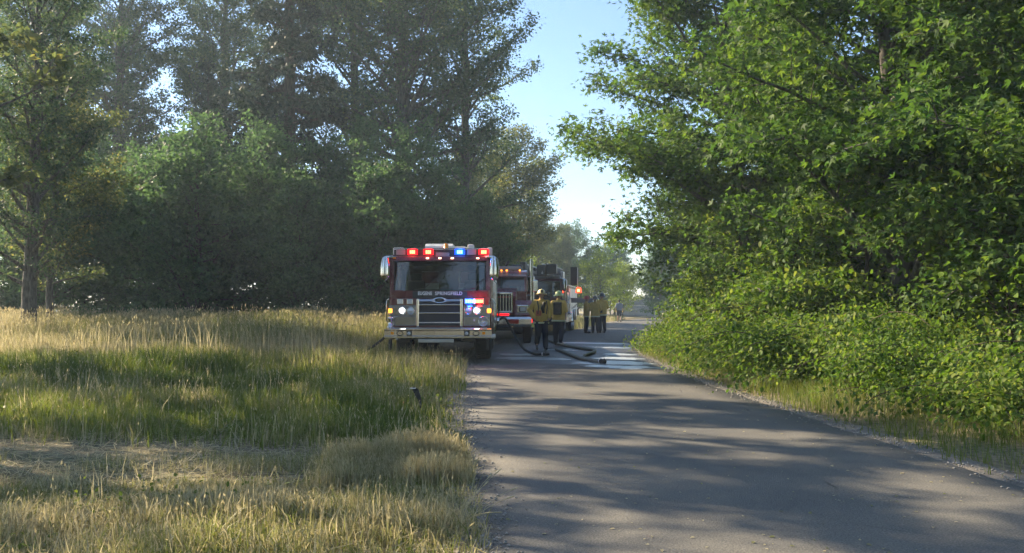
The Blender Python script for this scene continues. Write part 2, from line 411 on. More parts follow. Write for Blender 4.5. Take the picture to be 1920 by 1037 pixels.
# ------------------------------------------------------------------ ground and road
LE = np.array([(-25,.9),(-10,.6),(0,.25),(4.9,-.08),(6.1,-.21),(8.1,-.40),(13.4,-.71),(20.6,-1.07),(26,-1.05),(32,-.55),(38,.9),(42,2.3),(50,4.3),(57,5.7),(66,7.3),(76,10.2),(90,16.5),(110,28),(140,48)], float)
RE = np.array([(-25,5.4),(-10,5.0),(0,4.45),(4.9,4.12),(8.1,3.85),(13.4,3.5),(17.5,3.4),(24,3.5),(28,4.0),(33,5.1),(40,7.2),(48,9.6),(57,11.8),(66,14.0),(76,17.2),(90,23.5),(110,35),(140,55)], float)
def smooth_edge(E, ys):
    x = np.interp(ys, E[:,0], E[:,1])
    k = np.hanning(17); k /= k.sum()
    return np.convolve(np.pad(x, 8, 'edge'), k, 'valid')
YS = np.arange(-25, 140.01, 0.25)
LX = smooth_edge(LE, YS); RX = smooth_edge(RE, YS)
rgE = np.random.RandomState(5)
def ragged(n, amp):
    a = rgE.normal(0,1,n); b = np.convolve(np.pad(rgE.normal(0,1,n),4,'edge'), np.ones(9)/9, 'valid')
    return amp*(a*.35+b*1.6)
def lx(y): return np.interp(y, YS, LX)
def rx(y): return np.interp(y, YS, RX)

def groundmat():
    m, n, l, b = newmat('ground_soil')
    tc = n.new('ShaderNodeTexCoord')
    n1 = n.new('ShaderNodeTexNoise'); n1.inputs['Scale'].default_value = 0.35; n1.inputs['Detail'].default_value = 6
    n2 = n.new('ShaderNodeTexNoise'); n2.inputs['Scale'].default_value = 14; n2.inputs['Detail'].default_value = 8
    for q in (n1, n2): l.new(tc.outputs['Object'], q.inputs['Vector'])
    r1 = n.new('ShaderNodeValToRGB'); e = r1.color_ramp.elements
    e[0].position = .3; e[0].color = (.10,.074,.045,1); e[1].position = .72; e[1].color = (.31,.24,.15,1)
    l.new(n2.outputs['Fac'], r1.inputs[0])
    r2 = n.new('ShaderNodeValToRGB'); e = r2.color_ramp.elements
    e[0].position = .35; e[0].color = (.05,.065,.025,1); e[1].position = .7; e[1].color = (.25,.20,.11,1)
    l.new(n2.outputs['Fac'], r2.inputs[0])
    mr = n.new('ShaderNodeMapRange'); mr.inputs['From Min'].default_value = .42; mr.inputs['From Max'].default_value = .62
    l.new(n1.outputs['Fac'], mr.inputs['Value'])
    mx = n.new('ShaderNodeMix'); mx.data_type = 'RGBA'
    l.new(mr.outputs[0], mx.inputs['Factor']); l.new(r1.outputs[0], mx.inputs['A']); l.new(r2.outputs[0], mx.inputs['B'])
    l.new(mx.outputs['Result'], b.inputs['Base Color']); b.inputs['Roughness'].default_value = .95
    bp = n.new('ShaderNodeBump'); bp.inputs['Strength'].default_value = .6; bp.inputs['Distance'].default_value = .03
    l.new(n2.outputs['Fac'], bp.inputs['Height']); l.new(bp.outputs[0], b.inputs['Normal'])
groundmat()
def drymat():
    m, n, l, b = newmat('dry_field')
    tc = n.new('ShaderNodeTexCoord')
    n2 = n.new('ShaderNodeTexNoise'); n2.inputs['Scale'].default_value = 1.6; n2.inputs['Detail'].default_value = 9
    l.new(tc.outputs['Object'], n2.inputs['Vector'])
    r1 = n.new('ShaderNodeValToRGB'); e = r1.color_ramp.elements
    e[0].position = .3; e[0].color = (.22,.18,.075,1); e[1].position = .7; e[1].color = (.46,.39,.22,1)
    l.new(n2.outputs['Fac'], r1.inputs[0]); l.new(r1.outputs[0], b.inputs['Base Color']); b.inputs['Roughness'].default_value = .95
drymat()

def asphaltmat(name, dark, light, rough, wet=0.0):
    m, n, l, b = newmat(name)
    tc = n.new('ShaderNodeTexCoord')
    f = n.new('ShaderNodeTexNoise'); f.inputs['Scale'].default_value = 75; f.inputs['Detail'].default_value = 3
    g = n.new('ShaderNodeTexNoise'); g.inputs['Scale'].default_value = 0.8; g.inputs['Detail'].default_value = 7; g.inputs['Roughness'].default_value = .65
    v = n.new('ShaderNodeTexVoronoi'); v.inputs['Scale'].default_value = 110
    for q in (f, g, v): l.new(tc.outputs['Object'], q.inputs['Vector'])
    r = n.new('ShaderNodeValToRGB'); e = r.color_ramp.elements
    e[0].position = .30; e[0].color = tuple(dark)+(1,); e[1].position = .72; e[1].color = tuple(light)+(1,)
    l.new(f.outputs['Fac'], r.inputs[0])
    # pale aggregate stones
    st = n.new('ShaderNodeMapRange'); st.inputs['From Min'].default_value = .80; st.inputs['From Max'].default_value = .93
    l.new(v.outputs['Color'], st.inputs['Value'])
    m1 = n.new('ShaderNodeMix'); m1.data_type = 'RGBA'; m1.inputs['B'].default_value = (.19,.18,.165,1)
    l.new(st.outputs[0], m1.inputs['Factor']); l.new(r.outputs[0], m1.inputs['A'])
    # worn and dusty areas
    m2 = n.new('ShaderNodeMix'); m2.data_type = 'RGBA'; m2.blend_type = 'MULTIPLY'; m2.inputs['Factor'].default_value = 1
    r2 = n.new('ShaderNodeValToRGB'); e = r2.color_ramp.elements
    e[0].position = .32; e[0].color = (.72,.73,.76,1); e[1].position = .68; e[1].color = (1.2,1.15,1.07,1)
    l.new(g.outputs['Fac'], r2.inputs[0]); l.new(m1.outputs['Result'], m2.inputs['A']); l.new(r2.outputs[0], m2.inputs['B'])
    ck = n.new('ShaderNodeTexVoronoi'); ck.feature = 'DISTANCE_TO_EDGE'; ck.inputs['Scale'].default_value = .42
    dn = n.new('ShaderNodeTexNoise'); dn.inputs['Scale'].default_value = 1.3; dn.inputs['Detail'].default_value = 8
    l.new(tc.outputs['Object'], dn.inputs['Vector'])
    av = n.new('ShaderNodeMix'); av.data_type = 'RGBA'; av.inputs['Factor'].default_value = .28
    l.new(tc.outputs['Object'], av.inputs['A']); l.new(dn.outputs['Color'], av.inputs['B']); l.new(av.outputs['Result'], ck.inputs['Vector'])
    cm = n.new('ShaderNodeMapRange'); cm.inputs['From Min'].default_value = .0018; cm.inputs['From Max'].default_value = .0045; cm.inputs['To Min'].default_value = 1; cm.inputs['To Max'].default_value = 0
    l.new(ck.outputs['Distance'], cm.inputs['Value'])
    gm2 = n.new('ShaderNodeMapRange'); gm2.inputs['From Min'].default_value = .52; gm2.inputs['From Max'].default_value = .60; gm2.inputs['To Max'].default_value = .75
    l.new(g.outputs['Fac'], gm2.inputs['Value'])
    cmu = n.new('ShaderNodeMath'); cmu.operation = 'MULTIPLY'; l.new(cm.outputs[0], cmu.inputs[0]); l.new(gm2.outputs[0], cmu.inputs[1])
    m3 = n.new('ShaderNodeMix'); m3.data_type = 'RGBA'; m3.inputs['B'].default_value = (.022,.021,.020,1)
    l.new(cmu.outputs[0], m3.inputs['Factor']); l.new(m2.outputs['Result'], m3.inputs['A'])
    l.new(m3.outputs['Result'], b.inputs['Base Color'])
    mr = n.new('ShaderNodeMapRange'); mr.inputs['To Min'].default_value = rough-.1; mr.inputs['To Max'].default_value = min(1, rough+.1)
    l.new(g.outputs['Fac'], mr.inputs['Value']); l.new(mr.outputs[0], b.inputs['Roughness'])
    bp = n.new('ShaderNodeBump'); bp.inputs['Strength'].default_value = .55*(1-wet); bp.inputs['Distance'].default_value = .006
    l.new(v.outputs['Distance'], bp.inputs['Height']); l.new(bp.outputs[0], b.inputs['Normal'])
asphaltmat('asphalt', (.058,.060,.057), (.182,.176,.156), .85)
asphaltmat('asphalt_wet', (.022,.023,.025), (.058,.058,.058), .52, .3)
asphaltmat('gravel_fill', (.11,.10,.085), (.27,.25,.215), .95)

# ground sheet: fine near the camera, reaching far behind the trees
gxs = np.concatenate([np.arange(-220,-30,10), np.arange(-30,30,.75), np.arange(30,221,10)])
gys = np.concatenate([np.arange(-60,-10,10), np.arange(-10,60,.75), np.arange(60,301,10)])
rgG = np.random.RandomState(2)
GX, GY = np.meshgrid(gxs, gys)
GZ = np.zeros_like(GX)
for _ in range(14):
    a = rgG.uniform(0, 6.28); f = rgG.uniform(.15,.9); ph = rgG.uniform(0,6.28)
    GZ += .014/f**.5*np.sin(f*(GX*math.cos(a)+GY*math.sin(a))+ph)
off = np.maximum(np.maximum(lx(GY)-GX, GX-rx(GY)), 0)
GZ = GZ*np.clip((off-.3)/2.5, 0, 1)+np.clip((off-.5)/6, 0, 1)*.10-.030
def gz(x, y):
    i = np.clip(np.searchsorted(gxs, x)-1, 0, len(gxs)-2); j = np.clip(np.searchsorted(gys, y)-1, 0, len(gys)-2)
    u = (x-gxs[i])/(gxs[i+1]-gxs[i]); v = (y-gys[j])/(gys[j+1]-gys[j])
    return GZ[j,i]*(1-u)*(1-v)+GZ[j,i+1]*u*(1-v)+GZ[j+1,i]*(1-u)*v+GZ[j+1,i+1]*u*v
nx, ny = len(gxs), len(gys)
gi = (np.arange(ny-1)[:,None]*nx+np.arange(nx-1)[None]).ravel()
GF = np.concatenate([np.column_stack([gi, gi+1, gi+nx+1]), np.column_stack([gi, gi+nx+1, gi+nx])])
gm = tri_mesh('ground', np.column_stack([GX.ravel(), GY.ravel(), GZ.ravel()]), GF)
gm.polygons.foreach_set('use_smooth', [True]*len(gm.polygons))
tag(link('ground', gm, 'ground_soil'), 'dry soil and thatch under the meadow and trees', 'ground', kind='structure')

def strip(name, xl, xr, ys, z, mat, label, cat, cols=8, skirt=.05, crown=0.0):
    V = []; F = []; k = cols+1
    for i, y in enumerate(ys):
        for j in range(k):
            t = j/cols; V.append((xl[i]+(xr[i]-xl[i])*t, y, z+crown*4*t*(1-t)))
    n = len(ys)
    for i in range(n-1):
        for j in range(cols):
            a = i*k+j; F += [(a, a+1, a+k+1), (a, a+k+1, a+k)]
    o = len(V)
    for i, y in enumerate(ys): V += [(xl[i]-.02, y, z-skirt), (xr[i]+.02, y, z-skirt)]
    for i in range(n-1):
        a = i*k; b_ = o+2*i
        F += [(a, a+k, b_+2), (a, b_+2, b_), (a+cols, b_+1, b_+3), (a+cols, b_+3, a+k+cols)]
    me = tri_mesh(name, np.array(V), np.array(F))
    return tag(link(name, me, mat), label, cat, kind='structure')
sel = YS <= 118
ys_r = np.arange(-25, 118, .12)
xl_r = lx(ys_r)+ragged(len(ys_r), .030); xr_r = rx(ys_r)+ragged(len(ys_r), .035)
strip('road', xl_r, xr_r, ys_r, 0.0, 'asphalt', 'grey asphalt park road curving to the right', 'road')
# gravelly shoulders
strip('shoulder_right', xr_r-.12, rx(ys_r)+.34+ragged(len(ys_r), .05), ys_r, -.012, 'gravel_fill', 'pale gravel shoulder along the brambles', 'gravel shoulder', 3)
strip('shoulder_left', lx(ys_r)-.26+ragged(len(ys_r), .05), xl_r+.12, ys_r, -.012, 'gravel_fill', 'pale gravel shoulder along the meadow', 'gravel shoulder', 3)

def patch(name, pts, z, mat, label, cat, seed, amp=.08, sub=6, kind='structure', hug=0):
    """flat sheet with an uneven outline"""
    rg = np.random.RandomState(seed); P = np.array(pts, float); Q = []
    for i in range(len(P)):
        a, b = P[i], P[(i+1) % len(P)]
        for k in range(sub): Q.append(a+(b-a)*k/sub+rg.normal(0, 1, 2)*np.array([amp*1.6, amp]))
    Q = np.array(Q); Q = (Q+np.roll(Q,1,0)+np.roll(Q,-1,0))/3; Q = (Q+np.roll(Q,1,0)+np.roll(Q,-1,0))/3
    bm = bmesh.new(); vs = [bm.verts.new((x, y, z)) for x, y in Q]; f = bm.faces.new(vs)
    bmesh.ops.triangulate(bm, faces=[f]); me = bpy.data.meshes.new(name); bm.to_mesh(me); bm.free()
    if me.polygons and me.polygons[0].normal.z < 0: me.flip_normals()
    if hug:
        bm = bmesh.new(); bm.from_mesh(me); bmesh.ops.subdivide_edges(bm, edges=bm.edges[:], cuts=3, use_grid_fill=True)
        for v in bm.verts: v.co.z = float(gz(np.array([v.co.x]), np.array([v.co.y]))[0])+hug
        bm.to_mesh(me); bm.free()
    o = link(name, me, mat); return tag(o, label, cat, kind=kind)

def watermat():
    m, n, l, b = newmat('puddle_water')
    tc = n.new('ShaderNodeTexCoord'); nz = n.new('ShaderNodeTexNoise'); nz.inputs['Scale'].default_value = 14; nz.inputs['Detail'].default_value = 3
    l.new(tc.outputs['Object'], nz.inputs['Vector'])
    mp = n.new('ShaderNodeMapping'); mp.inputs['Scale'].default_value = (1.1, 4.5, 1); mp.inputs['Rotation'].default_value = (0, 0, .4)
    sheen = n.new('ShaderNodeTexNoise'); sheen.inputs['Scale'].default_value = 1.6; sheen.inputs['Detail'].default_value = 7; sheen.inputs['Roughness'].default_value = .7
    l.new(tc.outputs['Object'], mp.inputs[0]); l.new(mp.outputs[0], sheen.inputs['Vector'])
    fr = n.new('ShaderNodeValToRGB'); e = fr.color_ramp.elements     # bright sky sheen painted into the water colour as pale streaks
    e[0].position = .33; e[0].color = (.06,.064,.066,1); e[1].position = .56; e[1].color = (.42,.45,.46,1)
    l.new(sheen.outputs['Fac'], fr.inputs[0]); l.new(fr.outputs[0], b.inputs['Base Color']); b.inputs['Roughness'].default_value = .35
    b.inputs['IOR'].default_value = 1.33; b.inputs['Specular IOR Level'].default_value = .8
    bp = n.new('ShaderNodeBump'); bp.inputs['Strength'].default_value = .12; bp.inputs['Distance'].default_value = .01
    l.new(nz.outputs['Fac'], bp.inputs['Height']); l.new(bp.outputs[0], b.inputs['Normal'])
watermat()
dirt_pts = [(-9.5,8.9),(-6,8.6),(-3.5,8.6),(-1.8,9.1),(-.7,10.2),(-.52,8.0),(-1.2,7.4),(-2.4,7.3),(-4.2,7.0),(-9.5,7.1)]
patch('dirt_path', dirt_pts, -.001, 'ground_soil', 'bare dirt track crossing the meadow to the road', 'dirt path', 8, .06, hug=.006)
patch('dry_meadow', [(3.0,58),(5.0,64),(7.4,72),(10.2,80),(15.5,92),(27,110),(36,128),(10,150),(-30,150),(-20,90),(-6,62)], .06, 'dry_field', 'sunlit dry meadow beyond the bend of the road', 'meadow', 9, .3)
patch('dry_field', [(15,62),(22,74),(32,90),(44,110),(70,110),(70,62)], .06, 'dry_field', 'dry ground inside the bend of the road', 'meadow', 10, .3)
patch('wet_asphalt', [(-.9,24.6),(.2,26.5),(1.0,31.5),(2.6,32.5),(4.4,30.5),(3.9,27),(3.45,23),(3.42,18.2),(2.2,18.4),(1.5,19.7),(.4,20.9),(-.5,21.3)], .004, 'asphalt_wet', 'dark wet asphalt round the spilled water', 'wet asphalt', 11, .12)
def oval(x0, y0, x1, y1, w):     # long thin pool from one end to the other
    a, b = np.array([x0, y0]), np.array([x1, y1]); t = (b-a)/np.linalg.norm(b-a); n = np.array([-t[1], t[0]])
    return [tuple(a+(b-a)*u+n*w*1.35*v) for u, v in ((0,0),(.2,.8),(.5,1),(.8,.75),(1,0),(.8,-.8),(.5,-1),(.2,-.7))]
pud = [(oval(1.5,19.7,3.35,18.75,.30), 'puddle nearest the camera, in front of the hose coupling'),
       (oval(1.5,21.0,3.4,20.1,.48), 'widest puddle, right behind the hose coupling'),
       (oval(2.15,22.6,3.45,21.9,.42), 'puddle between the hose hook and the verge'),
       (oval(2.6,24.3,3.5,23.6,.36), 'puddle beside the verge beyond the hose hook'),
       (oval(1.2,31.6,4.5,29.9,.34), 'long thin puddle farthest along the wet road'),
       (oval(2.5,28.2,4.0,27.3,.30), 'thin puddle beyond the hose bend'),
       (oval(1.0,26.6,2.0,26.0,.22), 'small puddle at the feet of the walking firefighter'),
       (oval(-.5,24.2,.8,23.6,.30), 'puddle under the hanging black hose'),
       (oval(-.5,22.6,1.45,21.7,.40), 'puddle beside the front wheel of the fire engine')]
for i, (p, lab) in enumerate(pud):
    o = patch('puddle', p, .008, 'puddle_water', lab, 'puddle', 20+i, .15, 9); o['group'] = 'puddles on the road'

# ------------------------------------------------------------------ grass
rg = np.random.RandomState(77)
def value_noise(x, y, f, seed):
    r = np.random.RandomState(seed); T = r.uniform(0,1,(64,64))
    X = x*f; Y = y*f; i = np.floor(X).astype(int); j = np.floor(Y).astype(int); u = X-i; v = Y-j
    u = u*u*(3-2*u); v = v*v*(3-2*v); g = lambda a, b: T[a % 64, b % 64]
    return g(i,j)*(1-u)*(1-v)+g(i+1,j)*u*(1-v)+g(i,j+1)*(1-u)*v+g(i+1,j+1)*u*v
BL = (np.array([[0,-.5,0],[0,.5,0],[.5,-.32,0],[.5,.32,0],[1,0,0]], float))
def blades(P, h, w, az, lean, rnd, heads=None):
    """curved tapering blades (five points, three triangles), with seed heads on some"""
    n = len(P); a = np.column_stack([np.cos(az), np.sin(az), np.zeros(n)]); s = np.column_stack([-np.sin(az), np.cos(az), np.zeros(n)])
    fa = rg.uniform(0, 6.28, n); s = np.column_stack([np.cos(fa), np.sin(fa), np.zeros(n)])
    mid = P+a*(lean*.3*h)[:,None]; mid[:,2] += h*.55
    tip = P+a*(lean*h)[:,None]; tip[:,2] += h*np.sqrt(np.maximum(.15, 1-lean**2*.6))
    V = np.stack([P-s*(w*.5)[:,None], P+s*(w*.5)[:,None], mid-s*(w*.38)[:,None], mid+s*(w*.38)[:,None], tip], 1)
    F = np.array([[0,1,3],[0,3,2],[2,3,4]])[None]+(np.arange(n)*5)[:,None,None]
    V = V.reshape(-1,3); F = F.reshape(-1,3); r = np.repeat(rnd, 5)
    if heads is not None and heads.any():
        k = np.where(heads)[0]; t = tip[k]; dirv = norm(tip[k]-mid[k])
        V2, F2, r2 = scatter((np.array([[-.25,0,0],[.25,.16,0],[1,0,0],[.25,-.16,0],[.25,0,.16],[.25,0,-.16]]), np.array([[0,2,1],[0,3,2],[0,2,4],[0,5,2]])),
                             t-dirv*.02, dirv, rg.normal(0,1,(len(k),3)), .012+.014*rg.uniform(0,1,len(k))+h[k]*.045, np.clip(rnd[k]+.25,0,1.3))
        F = np.concatenate([F, F2+len(V)]); V = np.concatenate([V, V2]); r = np.concatenate([r, r2])
    return V, F, r
def field(n, y0, y1, x_of, powr=1.0):
    y = y0+(y1-y0)*rg.uniform(0,1,n)**powr; a, b = x_of(y); x = a+(b-a)*rg.uniform(0,1,n); return x, y
def make_grass(name, x, y, h, w, dry, label, headp=.06, lean=.45, keep=None):
    if keep is not None: x, y, h, w, dry = x[keep], y[keep], h[keep], w[keep], dry[keep]
    n = len(x); z = np.maximum(gz(x, y), -.03)-.01
    P = np.column_stack([x, y, z])
    rnd = np.clip(dry+rg.normal(0,.20,n), 0, 1.3)
    V, F, r = blades(P, h, w, rg.uniform(0,6.28,n), np.abs(rg.normal(0,lean,n)).clip(0,1.1), rnd, rg.uniform(0,1,n) < headp)
    return tag(link(name, tri_mesh(name, V, F, r), 'grass_blade'), label, 'grass', kind='stuff')
def clump(x, y, f=2.2, s=3): return value_noise(x, y, f, s)
def left_lim(y): return -.63*y-.8, lx(y)-.02
def in_engine(x, y): return (x > -3.0) & (x < -.45) & (y > 21.3) & (y < 30)
# near verge: tan and olive
x, y = field(60000, 4.3, 7.6, left_lim, .85)
c = clump(x, y); e = lx(y)-x
h = (.06+.11*c+.04*rg.uniform(0,1,len(x)))*np.where(e > 1.0, np.clip(1-(y-5.4)*.42, .40, 1), .95); dry = .38+.62*clump(x, y, 1.1, 9)+.25*(c-.3)
trk = np.clip((y-6.75-.25*clump(x,y,.8,4))/.2, 0, 1)*(e > 1.0)
keep = (rg.uniform(0,1,len(x)) < (.25+.75*c)*np.where(e < .3, .2+2.6*e, 1)*(1-.95*trk))
make_grass('short_grass', x, y, h*(.6+.9*rg.uniform(0,1,len(x))**2), .006+.005*rg.uniform(0,1,len(x)), dry, 'low tan and olive grass at the near road edge', .10, .75, keep)
# bright dry tuft row beside the road
x, y = field(15000, 6.7, 7.9, lambda y: (lx(y)-1.35, lx(y)-.02)); c = clump(x, y, 3.0, 6)
make_grass('dry_grass', x, y, .12+.24*c*rg.uniform(.5,1.2,len(x)), .005+.004*c, .80+.3*c, 'bright straw coloured grass beside the road', .22, .35, rg.uniform(0,1,len(x)) < (c-.15)*1.5)
# flattened straw lying over the dirt and the near verge
x, y = field(26000, 4.4, 10.5, left_lim, .9); c = clump(x, y, 2.4, 131); nn = len(x); kp = rg.uniform(0,1,nn) < (.15+.85*c)
x, y = x[kp], y[kp]; nn = len(x)
Vv, Ff, rr = scatter((np.array([[0,-.02,0],[0,.02,0],[1,.012,.04],[1,-.012,.04]]), np.array([[0,2,1],[0,3,2]])), np.column_stack([x, y, gz(x,y)+rg.uniform(.010,.05,nn)]), rg.normal(0,1,(nn,3))*[1,1,.22], np.tile([0,0,1.],(nn,1))+rg.normal(0,.3,(nn,3)), rg.uniform(.05,.20,nn), rg.uniform(.55,1.3,nn))
tag(link('straw_litter', tri_mesh('straw_litter', Vv, Ff, rr), 'grass_blade'), 'flattened dead straw on the dirt and near verge', 'straw litter', kind='stuff')
# thin growth on the dirt track
x, y = field(16000, 7.3, 9.0, left_lim); c = clump(x, y, 1.7, 12)
make_grass('sparse_grass', x, y, .05+.12*c, np.full(len(x), .005), .25+.6*clump(x,y,2,3), 'thin scattered grass on the dirt track', .02, .6, rg.uniform(0,1,len(x)) < np.clip((c-.35)*1.6, .03, 1))
# green middle meadow
x, y = field(85000, 8.4, 14.2, left_lim, .9); c = clump(x, y, 1.3, 21); e = lx(y)-x
h = (.13+.19*c)*np.clip(.4+e*.6, .4, 1); dry = .0+.42*clump(x,y,.7,31)+.30*(clump(x,y,3.1,33) > .78)+.35*np.exp(-e*1.6)+.2*(c-.5)
keep = rg.uniform(0,1,len(x)) < (.5+.5*c)*np.clip(.08+e*.55, .08, 1)*np.clip((y-8.5)/1.0, .08, 1)
make_grass('green_grass', x, y, h*(.55+.9*rg.uniform(0,1,len(x))**2), .009+.007*rg.uniform(0,1,len(x)), dry, 'lush green grass in the middle of the meadow', .035, .45, keep)
# yellow-green band up to the engine
x, y = field(80000, 13.6, 21.5, left_lim); c = clump(x, y, .9, 41); e = lx(y)-x
h = (.20+.25*c)*np.clip(.6+e*.5, .6, 1); dry = .0+.5*clump(x,y,.45,51)+.28*np.clip((y-15)/6,0,1)+.3*np.exp(-e*1.5)
keep = (rg.uniform(0,1,len(x)) < (.45+.55*c)*np.clip(.15+e*.8, .15, 1)) & ~in_engine(x, y)
make_grass('meadow_grass', x, y, h*(.55+.95*rg.uniform(0,1,len(x))**2), .012+.009*rg.uniform(0,1,len(x)), dry, 'yellow green grass in front of the fire engine', .07, .4, keep)
# tall dry stand before the trees
x, y = field(52000, 20.0, 34.0, lambda y: (-.63*y-.8, np.minimum(lx(y)-.1, -3.15)), .8); c = clump(x, y, .55, 61)
h = np.clip(.30+(y-19.5)*.13, .3, 1.15)*(.6+.5*c)+.12*rg.uniform(0,1,len(x)); dry = .38+.55*clump(x,y,.4,71)+.12*c
make_grass('tall_grass', x, y, h, .014+.012*rg.uniform(0,1,len(x)), dry, 'tall tan seeding grass before the dark trees', .26, .28, ~in_engine(x, y))
# pale seeding stalks standing above the rest
x, y = field(5200, 4.6, 21, left_lim, 1.2); c = clump(x, y, 1.6, 111); e = lx(y)-x
make_grass('seed_stalks', x, y, (.24+.30*rg.uniform(0,1,len(x)))*np.clip(.55+(y-5)*.05,.5,1.1), .0035+.0006*y, .85+.3*c, 'pale seeding stalks above the meadow grass', .95, .3, (rg.uniform(0,1,len(x)) < (c-.25)*1.5) & (e > .15) & ((y < 6.9) | (y > 8.4)))
# broad-leaved weeds close to the ground
x, y = field(9000, 4.6, 18, left_lim, 1.1); c = clump(x, y, 1.1, 121); e = lx(y)-x
kp = (c > .58) & (e > .2) & ((y < 6.4) | (y > 8.8)); x, y, c = x[kp], y[kp], c[kp]; nn = len(x)
Vv, Ff, rr = scatter(LEAF4, np.column_stack([x, y, gz(x,y)+rg.uniform(.03,.20,nn)]), rg.normal(0,1,(nn,3))+[0,0,.3], rg.normal(0,.6,(nn,3))+[0,0,1.2], rg.uniform(.6,1.3,nn)*(.018+.0035*y), rg.uniform(0,.35,nn))
tag(link('meadow_weeds', tri_mesh('meadow_weeds', Vv, Ff, rr), 'grass_blade'), 'broad leaved green weeds between the grass', 'weeds', kind='stuff')
# wispy seeding grass standing tallest left of the engine
x, y = field(3600, 19.5, 30, lambda y: (-.63*y-.8, np.full(len(y), -3.3))); c = clump(x, y, .7, 141)
make_grass('wispy_grass', x, y, .85+.55*rg.uniform(0,1,len(x))*c, np.full(len(x), .012), .75+.5*c, 'wispy tall seeding grass left of the fire engine', .95, .25, rg.uniform(0,1,len(x)) < c*1.2)
# right verge under the brambles
x, y = field(34000, 5.5, 44, lambda y: (rx(y)+.06, rx(y)+1.7), .8); c = clump(x, y, 1.5, 81); e = x-rx(y)
make_grass('verge_grass', x, y, (.10+.30*c)*np.clip(.3+e*1.3,.3,1), .006+.005*c, .05+.45*clump(x,y,.8,91), 'green verge grass under the brambles', .05, .45, rg.uniform(0,1,len(x)) < np.clip(.12+e*1.6,.12,1)*(.4+.6*c))
# far dry tufts beyond the trucks
x, y = field(11000, 44, 76, lambda y: (lx(y)-9, lx(y)-.1)); c = clump(x, y, .5, 97)
make_grass('far_grass', x, y, .25+.45*c, .015+.012*c, .45+.5*clump(x,y,.3,99), 'pale dry grass beyond the ladder truck', .2, .35)

# loose stones along both edges of the road
def pebbles(name, n, side, label):
    y = 4.5+30*rg.uniform(0,1,n)**1.6
    x = np.where(rg.uniform(0,1,n) < .85, 1, 0)*rg.normal(0,.13,n)+(lx(y)-.06 if side < 0 else rx(y)+.10)
    T = np.array([[1,0,0],[-1,.1,0],[0,1,.1],[0,-1,0],[0,0,.7],[.1,0,-.7]], float); F = np.array([[0,2,4],[2,1,4],[1,3,4],[3,0,4],[2,0,5],[1,2,5],[3,1,5],[0,3,5]])
    P = np.column_stack([x, y, np.full(n, .006)])
    V, FF, r = scatter((T, F), P, rg.normal(0,1,(n,3))*[1,1,.2], np.tile([0,0,1.],(n,1)), rg.uniform(.004,.016,n)*(.7+y/22), rg.uniform(0,1,n))
    tag(link(name, tri_mesh(name, V, FF, r), 'stone'), label, 'gravel', kind='stuff')
pebbles('loose_gravel', 2600, -1, 'loose stones along the meadow edge of the road')
pebbles('loose_gravel', 2000, 1, 'loose stones along the bramble edge of the road')
# ------------------------------------------------------------------ trees and shrubs
pk = lambda c, w: (lambda t: max(0., 1-abs((t-c)/w)**2.2))
def prof_cotton(t, az): return 6.2*max(.12, 1-abs((t-.55)/.52)**2.4)
mb, A, D, r_ = grow(11, 27, 8.0, prof_cotton, .48, 84, (5,50), .25, .42, .36, .19)
tree_kind('cottonwood', mb, A, D, r_, 'bark_grey', 'leaf_cottonwood', 15, .23, .155, LEAF2, .6, .6)
def prof_cotton2(t, az): return 4.4*max(.12, 1-abs((t-.5)/.55)**2.2)
mb, A, D, r_ = grow(23, 22, 3.0, prof_cotton2, .36, 70, (15,60), .25, .42, .38, .18)
tree_kind('slim_cottonwood', mb, A, D, r_, 'bark_grey', 'leaf_cottonwood', 15, .22, .145, LEAF2, .6, .6)
def prof_fir(t, az): return 4.6*(1.04-t)**.8
mb, A, D, r_ = grow(31, 27, 4.0, prof_fir, .42, 96, (-14,8), .12, .42, .30, .17, wob=.002, el_top=30, inner=.12)
tree_kind('fir', mb, A, D, r_, 'bark_brown', 'leaf_fir', 16, .16, .34, SPRAY, 1.6, .25)
def prof_under(t, az): return 3.5*max(.35, 1-abs((t-.42)/.62)**2.2)
mb, A, D, r_ = grow(41, 8.5, .5, prof_under, .13, 74, (-5,55), .15, .36, .40, .17, wob=.03)
tree_kind('hazel', mb, A, D, r_, 'bark_brown', 'leaf_understory', 15, .22, .155, LEAF2, 1.3, .3)
mb, A, D, r_ = grow(43, 7.0, .35, lambda t, az: 3.1*max(.4, 1-abs((t-.35)/.7)**2), .11, 66, (-5,60), .1, .36, .40, .17, wob=.035)
tree_kind('elder', mb, A, D, r_, 'bark_brown', 'leaf_understory', 15, .22, .16, LEAF2, 1.3, .3)
def prof_ash(t, az): return 3.3*max(.2, 1-abs((t-.55)/.55)**2.2)
mb, A, D, r_ = grow(53, 13, 2.4, prof_ash, .17, 56, (25,65), .25, .36, .40, .18, wob=.015)
tree_kind('ash', mb, A, D, r_, 'bark_grey', 'leaf_ash', 19, .24, .145, LEAF2, .5, .7)
def prof_bush(t, az): return 2.3*max(.35, 1-abs((t-.4)/.65)**2)
mb, A, D, r_ = grow(59, 4.8, .3, prof_bush, .08, 36, (20,65), -.3, .35, .4, .17, wob=.03)
tree_kind('willow', mb, A, D, r_, 'bark_grey', 'leaf_willow', 12, .2, .14, LEAF2, .8, .5)
